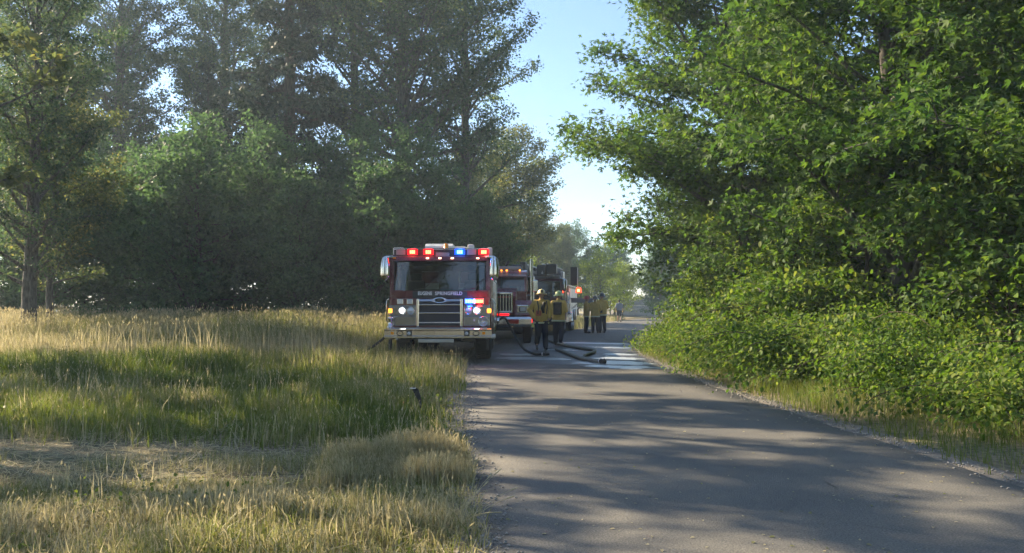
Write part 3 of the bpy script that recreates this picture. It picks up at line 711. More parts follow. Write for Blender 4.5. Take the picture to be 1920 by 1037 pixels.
# maples over the road: limbs longest low down on the open side
def prof_maple(t, az):
    side = 1+.18*math.cos(az-math.pi)
    return np.interp(t, [.1,.17,.24,.42,.55,.68,.85,1], [2.2,3.0,4.1,4.3,3.5,2.5,1.5,.7])*side
mb, A, D, r_ = grow(61, 14.5, 1.4, prof_maple, .26, 92, (-10,50), .05, .34, .38, .16, wob=.02, lean=(-.5,0))
tree_kind('maple', mb, A, D, r_, 'bark_grey', 'leaf_maple', 17, .22, .138, LOBED, 1.5, .5)
def prof_maple2(t, az): return 4.3*max(.3, 1-abs((t-.42)/.66)**2.0)
mb, A, D, r_ = grow(67, 11.5, .9, prof_maple2, .22, 74, (-14,50), .05, .34, .38, .16, wob=.02)
tree_kind('young_maple', mb, A, D, r_, 'bark_grey', 'leaf_maple', 12, .23, .145, LOBED, 1.5, .5)
mb, A, D, r_ = grow(79, 3.6, .2, lambda t, az: 1.9*max(.4, 1-abs((t-.4)/.7)**2), .05, 34, (5,65), -.1, .3, .42, .15, wob=.03)
tree_kind('dogwood', mb, A, D, r_, 'bark_brown', 'leaf_bramble', 15, .18, .11, LEAF4, 1.3, .4)
# brambles: arching canes from one root
def bramble(seed, n, L, hgt, key):
    rgb = np.random.RandomState(seed); mbb = MB(); A = []; D = []
    for i in range(n):
        az = i*2.399+rgb.uniform(-.4,.4); e = rgb.uniform(.75,1.45); l = L*rgb.uniform(.55,1.15); p = np.array([rgb.normal(0,.25), rgb.normal(0,.25), 0.]); pts = [p]
        for k in range(9):
            d = np.array([math.cos(az)*math.cos(e), math.sin(az)*math.cos(e), math.sin(e)])
            p = p+d*l/9; p[2] = max(p[2], .05); pts.append(p); e -= rgb.uniform(.12,.34); az += rgb.normal(0,.15)
            for q in range(3): A.append(p-d*l/9*rgb.uniform()+rgb.normal(0,.05,3)); D.append(d)
        mbb.tube(pts, np.linspace(.012,.004,10).tolist(), 4, cap=False)
    tree_kind(key, mbb, np.array(A), np.array(D), rgb, 'bark_brown', 'leaf_bramble', 11, .18, .072, LEAF4, 1.5, .25)
bramble(71, 58, 2.4, 1.6, 'bramble')
bramble(73, 46, 1.9, 1.2, 'low_bramble')

mb, A, D, r_ = grow(83, 13.5, 2.2, lambda t, az: 3.9*max(.2, 1-abs((t-.55)/.55)**2.2), .17, 46, (15,60), .2, 1.0, .38, .28, wob=.015)
tree_kind('locust', mb, A, D, r_, 'bark_grey', 'leaf_ash', 24, .14, .18, LEAF2, .9, .4)
# left: tall trees
G1 = 'tall trees behind the meadow'
plant('cottonwood', 'cottonwood_tree', -5.3, 42, 10, 1.0, 'tall cottonwood with the thick dark trunk behind the fire engine', 'tree', G1)
plant('slim_cottonwood', 'cottonwood_tree', -2.6, 47, 120, 1.0, 'slim cottonwood rising against the sky right of the thick trunk', 'tree', G1)
plant('slim_cottonwood', 'cottonwood_tree', -8.4, 46.5, 45, 1.1, 'slim cottonwood left of the thickest trunk', 'tree', G1)
plant('fir', 'fir_tree', -10.6, 40.5, 0, .98, 'dark fir with level drooping boughs above the tall grass', 'fir tree', G1)
plant('fir', 'fir_tree', -16.5, 46, 80, .55, 'short dark fir at the far left of the tree line', 'fir tree', G1)
# left: lower trees out to the side
G2 = 'low leafy trees along the meadow'
plant('hazel', 'understory_tree', -4.0, 36.5, 0, .95, 'dark leafy low tree right behind the fire engine cab', 'tree', G2)
plant('hazel', 'understory_tree', -7.2, 38.2, 100, 1.02, 'dense low tree under the thick cottonwood trunk', 'tree', G2)
plant('elder', 'understory_tree', -5.6, 34.0, 40, .9, 'dark bushy tree beside the mirror of the fire engine', 'tree', G2)
plant('elder', 'understory_tree', -8.4, 34.0, 170, .85, 'dark bushy tree above the middle of the tall grass', 'tree', G2)
plant('hazel', 'understory_tree', -10.6, 36.6, 230, 1.0, 'leafy tree below the boughs of the tall fir', 'tree', G2)
plant('elder', 'understory_tree', -12.6, 34.2, 300, 1.12, 'bushy tree left of the tall fir', 'tree', G2)
plant('hazel', 'understory_tree', -15.2, 35.6, 20, .85, 'leafy low tree second from the left edge of the tree line', 'tree', G2)
plant('elder', 'understory_tree', -18.6, 33.6, 60, 1.05, 'bushy low tree in front of the short fir', 'tree', G2)
plant('hazel', 'understory_tree', -22.5, 36.0, 140, .95, 'leafy low tree at the left edge of the view', 'tree', G2)
plant('elder', 'understory_tree', -13.6, 40.0, 210, 1.1, 'bushy tree peeping over the low trees left of the fir', 'tree', G2)
plant('hazel', 'understory_tree', -20.0, 40.0, 260, 1.05, 'leafy tree showing behind the short fir', 'tree', G2)
plant('elder', 'understory_tree', -1.6, 41.0, 75, .85, 'dark bush filling the gap between engine and water tender', 'tree', G2)
# left: shade trees near the meadow edge
G3 = 'trees shading the near road'
plant('locust', 'locust_tree', -12.6, 17.0, 0, 1.05, 'airy locust tree at the left edge of the meadow, shading the road', 'tree', G3)
plant('locust', 'locust_tree', -17.0, 17.4, 75, .9, 'airy locust tree in the second row at the left edge of the meadow', 'tree', G3)
plant('locust', 'locust_tree', -14.0, 12.6, 130, 1.0, 'airy locust tree at the near left side of the meadow', 'tree', G3)
plant('locust', 'locust_tree', -15.4, 21.2, 230, .95, 'airy locust tree beyond the one that shades the near road', 'tree', G3)
plant('ash', 'ash_tree', -15.2, 28.2, 130, .72, 'ash tree on the meadow, in front of the low trees', 'tree', G3)
plant('slim_cottonwood', 'cottonwood_tree', -14.6, 25.8, 190, .62, 'young cottonwood on the meadow beside the small ash', 'tree', G3)
# far left: tall trees closing the sky
plant('cottonwood', 'cottonwood_tree', -17.5, 51, 70, .9, 'tall cottonwood just left of the tall fir, far back', 'tree', G1)
plant('slim_cottonwood', 'cottonwood_tree', -22.5, 48, 250, 1.05, 'slim cottonwood behind the short fir', 'tree', G1)
plant('cottonwood', 'cottonwood_tree', -28.5, 52, 310, .92, 'tall cottonwood at the far left edge of the view', 'tree', G1)
plant('fir', 'fir_tree', -25.5, 56, 200, .8, 'middle sized fir between the two leftmost cottonwoods', 'fir tree', G1)
# middle distance
G4 = 'trees beyond the trucks'
plant('ash', 'ash_tree', .1, 60, 30, 1.3, 'airy ash standing free against the pale sky', 'tree', G4, sz=1.0)
plant('ash', 'ash_tree', -1.9, 63, 130, 1.1, 'ash just left of the free standing one', 'tree', G4, sz=.9)
plant('ash', 'ash_tree', -3.2, 56, 200, .85, 'yellowish ash between the cottonwoods and the free standing ash', 'tree', G4)
plant('ash', 'ash_tree', 2.4, 78, 90, .75, 'small grey green ash above the ladder truck', 'tree', G4)
plant('ash', 'ash_tree', 5.6, 92, 170, .72, 'distant ash seen through the gap over the road', 'tree', G4)
plant('hazel', 'understory_tree', 12.0, 100, 0, 1.0, 'distant dark tree behind the pedestrian', 'tree', G4)
plant('hazel', 'understory_tree', 19.0, 104, 90, 1.1, 'distant dark tree right of the pedestrian', 'tree', G4)
plant('elder', 'understory_tree', 6.0, 108, 90, 1.2, 'distant dark tree above the fence bar', 'tree', G4)
plant('hazel', 'understory_tree', 3.6, 94, 200, 1.05, 'distant leafy tree closing the gap above the ladder truck', 'tree', G4)
plant('hazel', 'understory_tree', 7.6, 99, 320, 1.15, 'distant leafy tree above the lime green bushes', 'tree', G4)
plant('hazel', 'understory_tree', 15.2, 88, 150, .8, 'distant leafy tree at the far end of the road', 'tree', G4)
plant('elder', 'understory_tree', -1.0, 100, 30, 1.3, 'distant dark tree behind the free standing ash', 'tree', G4)
plant('hazel', 'understory_tree', -7.0, 70, 30, 1.0, 'far leafy tree behind the cottonwood trunks', 'tree', G4)
plant('willow', 'willow_bush', .4, 66, 0, 1.1, 'lime green bush above the water tender roof', 'bush', 'lime green bushes in the sun', stem='stem')
plant('willow', 'willow_bush', 7.7, 76, 70, 1.15, 'lime green bush right of the orange lamp', 'bush', 'lime green bushes in the sun', stem='stem')
plant('willow', 'willow_bush', 10.6, 82, 150, 1.0, 'lime green bush behind the pedestrian', 'bush', 'lime green bushes in the sun', stem='stem')
# right: maples and brambles
G5 = 'maples along the bramble side'
plant('maple', 'maple_tree', 6.5, 24.0, 0, 1.0, 'big maple leaning over the road before the ladder truck', 'maple tree', G5)
plant('young_maple', 'maple_tree', 9.2, 31.0, 90, 1.05, 'maple standing behind the big leaning one', 'maple tree', G5)
plant('maple', 'maple_tree', 12.4, 38.0, 160, .95, 'maple farthest along the right side of the road', 'maple tree', G5)
plant('young_maple', 'maple_tree', 7.6, 17.0, 200, 1.0, 'near maple reaching a sunlit branch into the road gap', 'maple tree', G5)
plant('maple', 'maple_tree', 11.6, 21.0, 250, .95, 'maple in the second row at the right', 'maple tree', G5)
plant('young_maple', 'maple_tree', 9.6, 12.5, 300, .9, 'maple nearest to the camera at the right edge', 'maple tree', G5)
plant('maple', 'maple_tree', 16.0, 28.0, 40, .95, 'maple in the back row at the right edge', 'maple tree', G5)
G9 = 'dark shrubs under the maples'
for k, x, y, rz, q, lab in (('elder', 9.3, 21.6, 0, .62, 'dark shrub behind the tall bramble in the second row'), ('hazel', 8.6, 27.6, 90, .5, 'dark shrub right of the big maple trunk'),
                            ('elder', 10.6, 16.6, 200, .62, 'dark shrub under the near maple'), ('hazel', 12.6, 25.0, 30, .6, 'dark shrub between the back row maples'),
                            ('elder', 10.8, 33.5, 120, .7, 'dark shrub under the far maples'), ('hazel', 14.5, 34.5, 250, .8, 'dark shrub at the back, behind the far maples'),
                            ('elder', 11.0, 11.6, 170, .5, 'dark shrub at the right edge under the nearest maple')):
    plant(k, 'understory_shrub', x, y, rz, q, lab, 'shrub', G9, stem='stem')
for x, y, rz, q, lab in ((6.3, 22.4, 0, 1.0, 'leafy dogwood in front of the big maple trunk'), (7.3, 25.6, 70, 1.2, 'leafy dogwood just beyond the big maple trunk'),
                         (7.3, 17.6, 140, 1.05, 'leafy dogwood under the near maple, facing the road'), (8.4, 14.4, 200, 1.1, 'leafy dogwood at the foot of the near maple'),
                         (9.0, 11.6, 280, 1.0, 'leafy dogwood at the right edge by the nearest maple'), (8.2, 29.4, 20, 1.15, 'leafy dogwood where the road bends away'),
                         (6.6, 19.9, 320, .95, 'leafy dogwood between the two front maples'), (8.9, 20.4, 30, 1.4, 'tall leafy dogwood in the second row'), (5.6, 24.4, 110, .62, 'small leafy dogwood nearest the wet road')):
    plant('dogwood', 'dogwood_shrub', x, y, rz, q, lab, 'shrub', 'leafy dogwoods under the maples', stem='stem')
G6 = 'brambles along the road'
br = [('bramble', 5.2, 20.6, 0, .80, 'bramble bush opposite the hose coupling'),
      ('bramble', 5.1, 17.4, 70, .85, 'bright bramble bush nearest the road, below the big maple'),
      ('bramble', 5.7, 15.0, 150, 1.1, 'bramble bush at the widest sunlit part of the verge'),
      ('low_bramble', 4.8, 23.4, 30, .75, 'low bramble bush where the verge reaches the wet road'),
      ('low_bramble', 5.6, 27.0, 200, 1.15, 'low bramble bush under the leaning maple crown'),
      ('bramble', 6.2, 24.6, 100, 1.05, 'shaded bramble bush round the big maple trunk'),
      ('bramble', 6.9, 19.0, 260, 1.35, 'tall bramble bush in the second row below the maples'),
      ('bramble', 5.95, 12.0, 310, .85, 'bramble bush in front of the near maple'),
      ('bramble', 7.6, 15.0, 20, 1.05, 'tall bramble bush behind the sunlit verge'),
      ('low_bramble', 6.1, 9.8, 120, .9, 'low bramble bush second from the near right corner'),
      ('bramble', 7.3, 9.0, 210, 1.0, 'bramble bush at the near right corner'),
      ('low_bramble', 7.4, 31.5, 10, 1.1, 'low bramble bush by the road beyond the big maple'),
      ('bramble', 9.3, 37.5, 60, 1.1, 'bramble bush inside the bend near the far maple'),
      ('bramble', 12.2, 45.0, 90, 1.1, 'bramble bush farthest along the bend')]
for k, x, y, rz, s, lab in br:
    plant(k, 'bramble_bush', x, y, rz, s, lab, 'bramble', G6, stem='canes')
# trees behind the viewer, seen in the glass and chrome of the trucks
G7 = 'trees mirrored in the windscreen'
plant('cottonwood', 'cottonwood_tree', -8.0, -12, 30, .8, 'cottonwood mirrored in the left of the engine windscreen', 'tree', G7)
plant('cottonwood', 'cottonwood_tree', -9.5, -24, 80, .85, 'cottonwood mirrored in the middle of the engine windscreen', 'tree', G7)
plant('hazel', 'understory_tree', -4.6, -7, 80, .9, 'low tree mirrored in the bumper of the engine', 'tree', G7)
plant('hazel', 'understory_tree', -9.5, -4, 10, .9, 'low tree mirrored in the mirror head of the engine', 'tree', G7)
plant('elder', 'understory_tree', -1.5, -16, 10, .7, 'low tree mirrored in the grille of the engine', 'tree', G7)
plant('maple', 'maple_tree', 9.5, -8, 30, .9, 'maple mirrored in the right of the engine windscreen', 'maple tree', G7)
# ------------------------------------------------------------------ vehicles (local: x across, y away from the front bumper, z up)
def wheel(parent, x, y, r, w, out, rim='chrome', name='wheel'):
    """wheel with tyre, rim and hub; out = +1/-1 is the side the rim faces"""
    e = empty(name, (x, y, r)); e.parent = parent
    M = Matrix.Rotation(R(90), 4, 'Y')
    h = w/2; t = MB()
    t.lathe([(r*.58,-h*.9),(r*.80,-h),(r*.93,-h*.95),(r*.985,-h*.75),(r,-h*.35),(r,h*.35),(r*.985,h*.75),(r*.93,h*.95),(r*.80,h),(r*.58,h*.9)], M, 36)
    for k in range(36):       # tread blocks
        a = 2*math.pi*k/36
        for sx in (-.55, 0, .55):
            m = Matrix.Rotation(a+(.05 if sx else 0), 4, 'X')
            t.box((sx*h, 0, r*1.0), (h*.42, r*.11, r*.04), 0, m)
    t.build('tyre', 'rubber', e)
    s = out; q = MB()
    q.lathe([(r*.58,s*h*.9),(r*.55,s*h*.55),(r*.40,s*h*.30),(r*.24,s*h*.55),(r*.20,s*h*.98),(r*.10,s*h*1.05),(0.001,s*h*1.05)], M, 24)
    q.lathe([(r*.58,-s*h*.9),(r*.50,-s*h*.2),(0.001,-s*h*.2)], M, 20)
    for k in range(10):
        a = 2*math.pi*k/10; q.cyl((s*h*.32, r*.32*math.cos(a), r*.32*math.sin(a)), (s*h*.50, r*.32*math.cos(a), r*.32*math.sin(a)), r*.035, n=6)
    q.build('rim', rim, e)
    return e

def lamp_box(parent, name, c, d, lens, frame='chrome', lit=None, glow=None):
    """warning lamp: bezel, lens, and the lit diodes behind it"""
    b = MB().box(c, (d[0]+.03, d[1], d[2]+.03), .008).build(name, frame, parent)
    MB().box((c[0], c[1]-d[1]*.5-.006, c[2]), (d[0], .02, d[2]), .006).build('lens', glow or lens, b)
    if lit:
        k = 4
        m = MB()
        for i in range(k): m.box((c[0]-d[0]*.36+d[0]*.72*i/(k-1), c[1]-d[1]*.5-.020, c[2]), (d[0]*.20, .012, d[2]*.62), .004)
        m.build('light_source', lit, b)
    return b
LCOL = {'red': (1, .02, .02), 'blue': (.03, .16, 1)}
def LAMP_LIGHT(parent, loc, nm, watts):
    """the light a lit warning lamp throws on the bodywork round it"""
    L = bpy.data.lights.new('warning_lamp_light', 'POINT'); L.energy = watts; L.color = LCOL[nm]; L.shadow_soft_size = .06
    o = bpy.data.objects.new('warning_lamp_light', L); col.objects.link(o); o.parent = parent; o.location = loc
def round_lamp(parent, name, x, y, z, r, lit=None):
    M = Matrix.Translation((x, y, z)) @ Matrix.Rotation(R(90), 4, 'X')
    b = MB().lathe([(r*1.18,0),(r*1.18,.03),(r,.035),(r*.9,.0),(r*.5,-.05),(.001,-.07)], M, 24).build(name, 'chrome', parent)
    MB().lathe([(r*.98,.012),(r*.7,.03),(.001,.038)], M, 20).build('lens', 'lens_clear', b)
    if lit: MB().lathe([(r*.62,.034),(r*.45,.042),(.001,.045)], M, 16).build('bulb', lit, b)
    return b
def mirror(parent, s, x0, y, ztop, zbot, w=.23):
    """teardrop mirror head hung from a top arm"""
    e = MB().tube([(s*1.02, y+.25, ztop-.03), (s*(x0-.08), y+.02, ztop-.01), (s*x0, y, ztop-.02), (s*(x0+w*.35), y, ztop-.06)], [.035,.035,.04,.045], 10).build('mirror_arm', 'chrome', parent)
    h = (ztop-zbot); m = MB(); n = 10; rings = []
    for i, t in enumerate(np.linspace(0,1,12)):
        k = (.62+.38*math.sin(min(1,t*2.2)*math.pi/2))*(1 if t < .75 else math.sqrt(max(.02,1-((t-.75)/.25)**2)))
        rings.append((t, k))
    vs = []
    for t, k in rings:
        for a in range(14):
            an = 2*math.pi*a/14; vs.append((s*(x0+w*.15)+w*.5*k*math.cos(an), y+.07*k*math.sin(an), ztop-.02-h*t))
    fs = [(i*14+a, i*14+(a+1)%14, (i+1)*14+(a+1)%14, (i+1)*14+a) for i in range(11) for a in range(14)]
    m.add(vs, fs, True); m.add(vs[:14], [tuple(range(14))]); m.add(vs[-14:], [tuple(range(14))])
    hd = m.build('mirror_head', 'chrome', parent)
    MB().box((s*(x0+w*.15), y-.075, ztop-h*.45), (w*.10, .01, h*.55), .004).build('marker_strip', 'grey_plastic', hd)
    return e

def custom_cab(root, lit=True, paint='red_paint', glassred=False):
    """flat-fronted fire cab: front face at y=.5, doors along both sides, open inside"""
    W = 1.22
    # lower nose, sides, floor, roof, rear wall: separate sheets so that the cab is hollow
    c = MB()
    c.box((0, .60, 1.18), (2*W-.02, .20, .78), .04)          # nose
    c.box((0, .60, 1.66), (2*W-.02, .20, .20), .03)
    for s in (-1, 1):
        c.box((s*(W-.03), 2.0, 1.02), (.06, 2.75, .95), .02)
        c.box((s*(W-.03), 2.0, 2.44), (.06, 2.9, .16), .02)   # cant rail
        for y0, wd in ((.62,.10),(1.62,.14),(2.28,.20),(3.36,.16)):
            c.box((s*(W-.031), y0, 1.92), (.062, wd, .92), .015)  # pillars
        c.box((s*(W-.03), 2.28, 1.65), (.058, .5, .4), .01)
        c.prism([(.50,1.52),(.58,2.50),(.70,2.50),(.66,1.52)], s*W-.05*(s+1), s*W+.05*(1-s))
    c.box((0, 1.98, .75), (2*W-.12, 2.9, .08))
    c.box((0, 3.42, 1.25), (2*W-.1, .06, .95), .01)
    c.box((0, 3.42, 2.42), (2*W-.1, .06, .20), .01)
    for x, w in ((-.95,.42),(.0,.55),(.95,.42)): c.box((x, 3.42, 2.02), (w, .06, .60), .01)
    c.build('cab_body', paint, root)
    rf = MB(); rf.prism([(.46,2.47),(.50,2.56),(.80,2.62),(3.2,2.62),(3.48,2.55),(3.48,2.47)], -W, W); rf.build('cab_roof', paint, root)
    # black mask below the windscreen
    mk = MB(); mk.prism([(.488,1.58),(.505,1.78),(.52,1.78),(.50,1.58)], -.66, .66); mk.box((0,.489,1.595), (1.32,.012,.07), .004)
    mk.build('windscreen_mask', 'black_paint', root)
    # windscreen: wrapped pane
    vs = []; n = 14
    for j in range(5):
        t = j/4
        for i in range(n+1):
            u = -1+2*i/n; x = u*(W-.07); wrap = .16*max(0, abs(u)-.72)**1.5/.15
            vs.append((x, .485+.075*t+wrap*.55, 1.74+.72*t))
    fs = [(j*(n+1)+i, j*(n+1)+i+1, (j+1)*(n+1)+i+1, (j+1)*(n+1)+i) for j in range(4) for i in range(n)]
    ws = MB(); ws.add(vs, fs, True); ws.build('windscreen', 'windshield', root)
    g = MB()
    for x in (-.62, .58): MB().tube([(x, .47, 1.76), (x+.25, .475, 1.80), (x+.52, .50, 2.05)], .010, 5).build('wiper', 'black_plastic', root)
    # windows in the doors and doors
    for s in (-1, 1):
        for y0, y1 in ((.70,1.54),(2.40,3.26)):
            d = MB().box((s*(W+.012), (y0+y1)/2, 1.06), (.03, y1-y0+.08, .98), .012).build('door', paint, root)
            MB().tube([(s*(W+.03), y1-.02, 1.02), (s*(W+.075), y1-.02, 1.06), (s*(W+.075), y1-.02, 1.44), (s*(W+.03), y1-.02, 1.50)], .014, 6).build('handle', 'chrome', d)
            MB().box((s*(W-.02), (y0+y1)/2, 1.97), (.008, y1-y0, .78)).build('door_window', 'side_glass', root)
        MB().tube([(s*(W+.03), .66, .95), (s*(W+.09), .66, 1.0), (s*(W+.09), .66, 1.5), (s*(W+.03), .66, 1.55)], .017, 8).build('grab_rail', 'chrome', root)
        MB().tube([(s*(W+.03), 3.60, .9), (s*(W+.10), 3.60, .95), (s*(W+.10), 3.60, 2.0), (s*(W+.03), 3.60, 2.05)], .017, 8).build('grab_rail', 'chrome', root)
        MB().box((s*(W-.05), .98, .62), (.35, .42, .10), .02).build('step', 'tread_plate', root)
    # inside
    ins = MB(); ins.prism([(.70,1.30),(.66,1.66),(.95,1.74),(1.10,1.60),(1.10,1.30)], -1.1, 1.1); ins.build('dashboard', 'black_plastic', root)
    for x in (-.75, .75):
        sseat = MB(); sseat.box((x, 1.75, 1.25), (.5,.5,.16), .05); sseat.box((x, 2.02, 1.65), (.48,.14,.75), .05); sseat.box((x, 2.02, 2.12), (.28,.10,.2), .04)
        sseat.build('seat', 'seat_cloth', root)
    M = Matrix.Translation((.75, 1.28, 1.78)) @ Matrix.Rotation(R(58), 4, 'X')
    st = MB(); st.lathe([(.215,-.013),(.23,0),(.215,.013),(.20,0),(.215,-.013)], M, 24); st.tube([M @ Vector((-.2,0,0)), M @ Vector((.2,0,0))], .012, 6); st.cyl(M @ Vector((0,0,-.35)), M @ Vector((0,0,.02)), .03, n=8)
    st.build('steering_wheel', 'black_plastic', root)
    eng = MB().box((0, 1.9, 1.15), (.8, 2.2, .55), .1); eng.build('engine_cover', 'seat_cloth', root)
    # grille
    gr = MB()
    gr.box((0, .465, 1.21), (1.00, .03, .62))
    grille = gr.build('grille', 'mesh_dark', root)
    for s in (-1, 1): MB().box((s*.525, .452, 1.21), (.065, .06, .68), .02).build('grille_post', 'chrome', grille)
    br_ = MB(); n = 20
    top = []; bot = []
    for i in range(n+1):
        x = -.56+1.12*i/n; b = math.exp(-(x/.13)**4)
        top.append((x, 1.535+.045*b)); bot.append((x, 1.485-.005*b-.035*b))
    vs = [(x, .468, z) for x, z in top]+[(x, .43, z) for x, z in bot]+[(x, .49, z+.01) for x, z in top]+[(x, .49, z) for x, z in bot]
    k = n+1
    fs = [(i, i+1, k+i+1, k+i) for i in range(n)]+[(i, 2*k+i, 2*k+i+1, i+1) for i in range(n)]+[(k+i, k+i+1, 3*k+i+1, 3*k+i) for i in range(n)]
    br_.add(vs, fs); br_.build('grille_brow', 'chrome', grille)
    M = Matrix.Translation((0, .427, 1.518)) @ Matrix.Rotation(R(90), 4, 'X') @ Matrix.Diagonal((1.9,.68,1,1))
    MB().lathe([(.062,0),(.062,.01),(.05,.012),(.001,.012)], M, 24).build('oval_badge', 'black_paint', grille)
    for z in (1.40, 1.20, .97): MB().box((0, .448, z), (1.0, .045, .032), .01).build('grille_bar', 'chrome', grille)
    # headlamp panels
    for s in (-1, 1):
        p = MB()
        p.box((s*.90, .485, 1.258), (.64, .05, .235), .015); p.box((s*.90, .485, 1.01), (.64, .05, .235), .015)
        p.box((s*.90, .462, 1.383), (.64, .02, .018), .004); p.box((s*.90, .462, 1.135), (.64, .02, .018), .004)
        pan = p.build('headlamp_panel', 'panel_chrome', root)
        round_lamp(pan, 'headlamp', s*.90, .455, 1.26, .085, 'lit_white' if lit else 'lens_clear')
        round_lamp(pan, 'low_beam', s*.70, .455, 1.26, .085)
        a = MB(); a.box((s*1.195, .49, 1.255), (.10, .09, .11), .02); a.build('turn_signal', 'lit_amber', pan)
        if s > 0:
            M = Matrix.Translation((1.06, .455, 1.0)) @ Matrix.Rotation(R(90), 4, 'X')
            q = MB().lathe([(.125,0),(.125,.03),(.11,.04),(.10,.02),(.001,.02)], M, 28)
            sir = q.build('siren', 'chrome', pan)
            gq = MB()
            for rr in (.03,.055,.08): gq.lathe([(rr-.007,.022),(rr,.034),(rr+.007,.022)], M, 24)
            gq.build('siren_grille', 'dull_metal', sir)
            MB().box((.84, .452, 1.03), (.03,.02,.05), .004).build('siren_plate', 'white_plastic', pan)
        for xx, nm in ((.72, 'blue'), (.955, 'red')):
            if s > 0 and lit: LAMP_LIGHT(root, (s*xx, .30, 1.485), nm, 3.0); lamp_box(root, 'warning_lamp', (s*xx, .475, 1.485), (.205,.05,.125), 'lens_'+nm, 'chrome', 'lit_'+nm, 'glow_'+nm)
            else: lamp_box(root, 'warning_lamp', (s*xx, .475, 1.475), (.12,.05,.10), 'lens_clear', 'chrome')
    # bumper
    bm_ = MB()
    prof = [(.0,.60),(-.02,.62),(-.02,.655),(.015,.67),(.015,.78),(-.015,.80),(-.015,.825),(.01,.835),(.50,.835),(.50,.60)]
    bm_.prism(prof, -1.27, 1.27)
    bum = bm_.build('bumper', 'chrome', root)
    MB().box((0,.26,.842), (2.3,.42,.012), .003).build('tread_deck', 'tread_plate', bum)
    for s in (-1, 1):
        MB().box((s*.68, .012, .725), (.13,.03,.115), .012).build('lamp_recess', 'black_plastic', bum)
        round_lamp(bum, 'fog_lamp', s*.68, -.004, .725, .038)
        M = Matrix.Translation((s*.90, .013, .725)) @ Matrix.Rotation(R(90), 4, 'X') @ Matrix.Diagonal((1.5,1,1,1))
        MB().lathe([(.055,-.02),(.055,.012),(.045,.016),(.04,-.01),(.001,-.03)], M, 20).build('air_horn_port', 'black_plastic', bum)
        MB().box((s*1.08, .010, .73), (.07,.014,.06), .004).build('reflector', 'lens_amber', bum)
        MB().box((s*1.16, .25, .45), (.05,.3,.26), .01).build('mud_guard', 'black_plastic', root)
    MB().box((-.05, .05, .545), (.84,.06,.085), .01).build('tow_plate', 'dull_metal', bum)
    MB().box((-.08, .012, .725), (.006,.01,.10)).build('plate_joint', 'black_plastic', bum)
    # chrome bell on the bumper deck
    M = Matrix.Translation((-1.16, .22, .85))
    MB().lathe([(.001,0),(.085,0),(.085,.03),(.06,.05),(.045,.11),(.05,.2),(.065,.215),(.065,.245),(.03,.26),(.001,.265)], M, 20).build('siren_stand', 'chrome', root)
    # chassis and front axle
    ch = MB(); ch.box((-.42, 4.6, .72), (.10, 8.0, .24)); ch.box((.42, 4.6, .72), (.10, 8.0, .24)); ch.box((0, 2.1, .50), (1.6,.14,.14)); ch.box((0,1.4,.66),(1.0,.9,.35), .05)
    ch.build('chassis', 'black_paint', root)
    for s in (-1, 1):
        wheel(root, s*1.01, 2.1, .53, .40, s)
        M = Matrix.Translation((s*1.10, 2.1, .53)) @ Matrix.Rotation(R(90), 4, 'Y')
        MB().lathe([(.62,-.14),(.66,-.14),(.66,.14),(.62,.14)], M, 20, R(90), R(270)).build('wheel_arch', 'chrome', root)

def truck_body(root, L, y0, paint, top=2.30, rear_axles=(6.9,), shutters=5):
    """body behind the cab: pump panel, shutters, rear wheels, steps"""
    MB().box((0, y0+.45, 1.25), (2.42, .86, 1.50), .03).build('pump_housing', 'tread_plate', root)
    for s in (-1, 1):
        pn = MB().box((s*1.215, y0+.45, 1.35), (.03, .78, 1.15), .01).build('pump_panel', 'dull_metal', root)
        for k in range(6):
            M = Matrix.Translation((s*1.23, y0+.18+.27*(k % 3), 1.72 - .26*(k//3))) @ Matrix.Rotation(R(90)*s, 4, 'Y')
            MB().lathe([(.06,0),(.06,.02),(.05,.025),(.001,.022)], M, 16).build('gauge', 'white_plastic' if k < 3 else 'chrome', pn)
        for k in range(2):
            MB().cyl((s*1.22, y0+.28+.36*k, .98), (s*1.38, y0+.28+.36*k, .94), .065, .06, 14).build('discharge_port', 'chrome', pn)
    b = MB(); b.box((0, (y0+.9+L)/2, (top+.95)/2+.05), (2.40, L-y0-.9, top-.85), .03)
    body = b.build('body', paint, root)
    MB().box((0, (y0+.9+L)/2, top+.06), (2.44, L-y0-.9, .05), .01).build('body_cap', 'tread_plate', root)
    seg = (L-y0-1.1)/shutters
    for s in (-1, 1):
        for k in range(shutters):
            yc = y0+1.0+seg*(k+.5); low = any(abs(yc-a) < .85 for a in rear_axles)
            zb, zt = (1.25 if low else .72), top-.08
            sh = MB().box((s*1.208, yc, (zb+zt)/2), (.02, seg*.86, zt-zb), .004).build('roller_shutter', 'silver_shutter', body)
            n = 9
            sl_ = MB()
            for q in range(n): sl_.box((s*1.222, yc, zb+(zt-zb)*(q+.5)/n), (.012, seg*.82, (zt-zb)/n*.86), .003)
            sl_.build('shutter_ribs', 'silver_shutter', sh)
            if not low: MB().box((s*1.19, yc, .66), (.05, seg*.9, .28), .01).build('skirt', paint, body)
        MB().box((s*1.245, (y0+.9+L)/2, 1.18), (.012, L-y0-1.1, .09), .002).build('reflective_stripe', 'white_plastic', body)
        for a in rear_axles:
            wheel(root, s*1.03, a, .53, .28, s); wheel(root, s*.70, a, .53, .28, s)
            M = Matrix.Translation((s*1.14, a, .53)) @ Matrix.Rotation(R(90), 4, 'Y')
            MB().lathe([(.62,-.10),(.67,-.10),(.67,.10),(.62,.10)], M, 20, R(90), R(270)).build('wheel_arch', 'chrome', root)
    return body

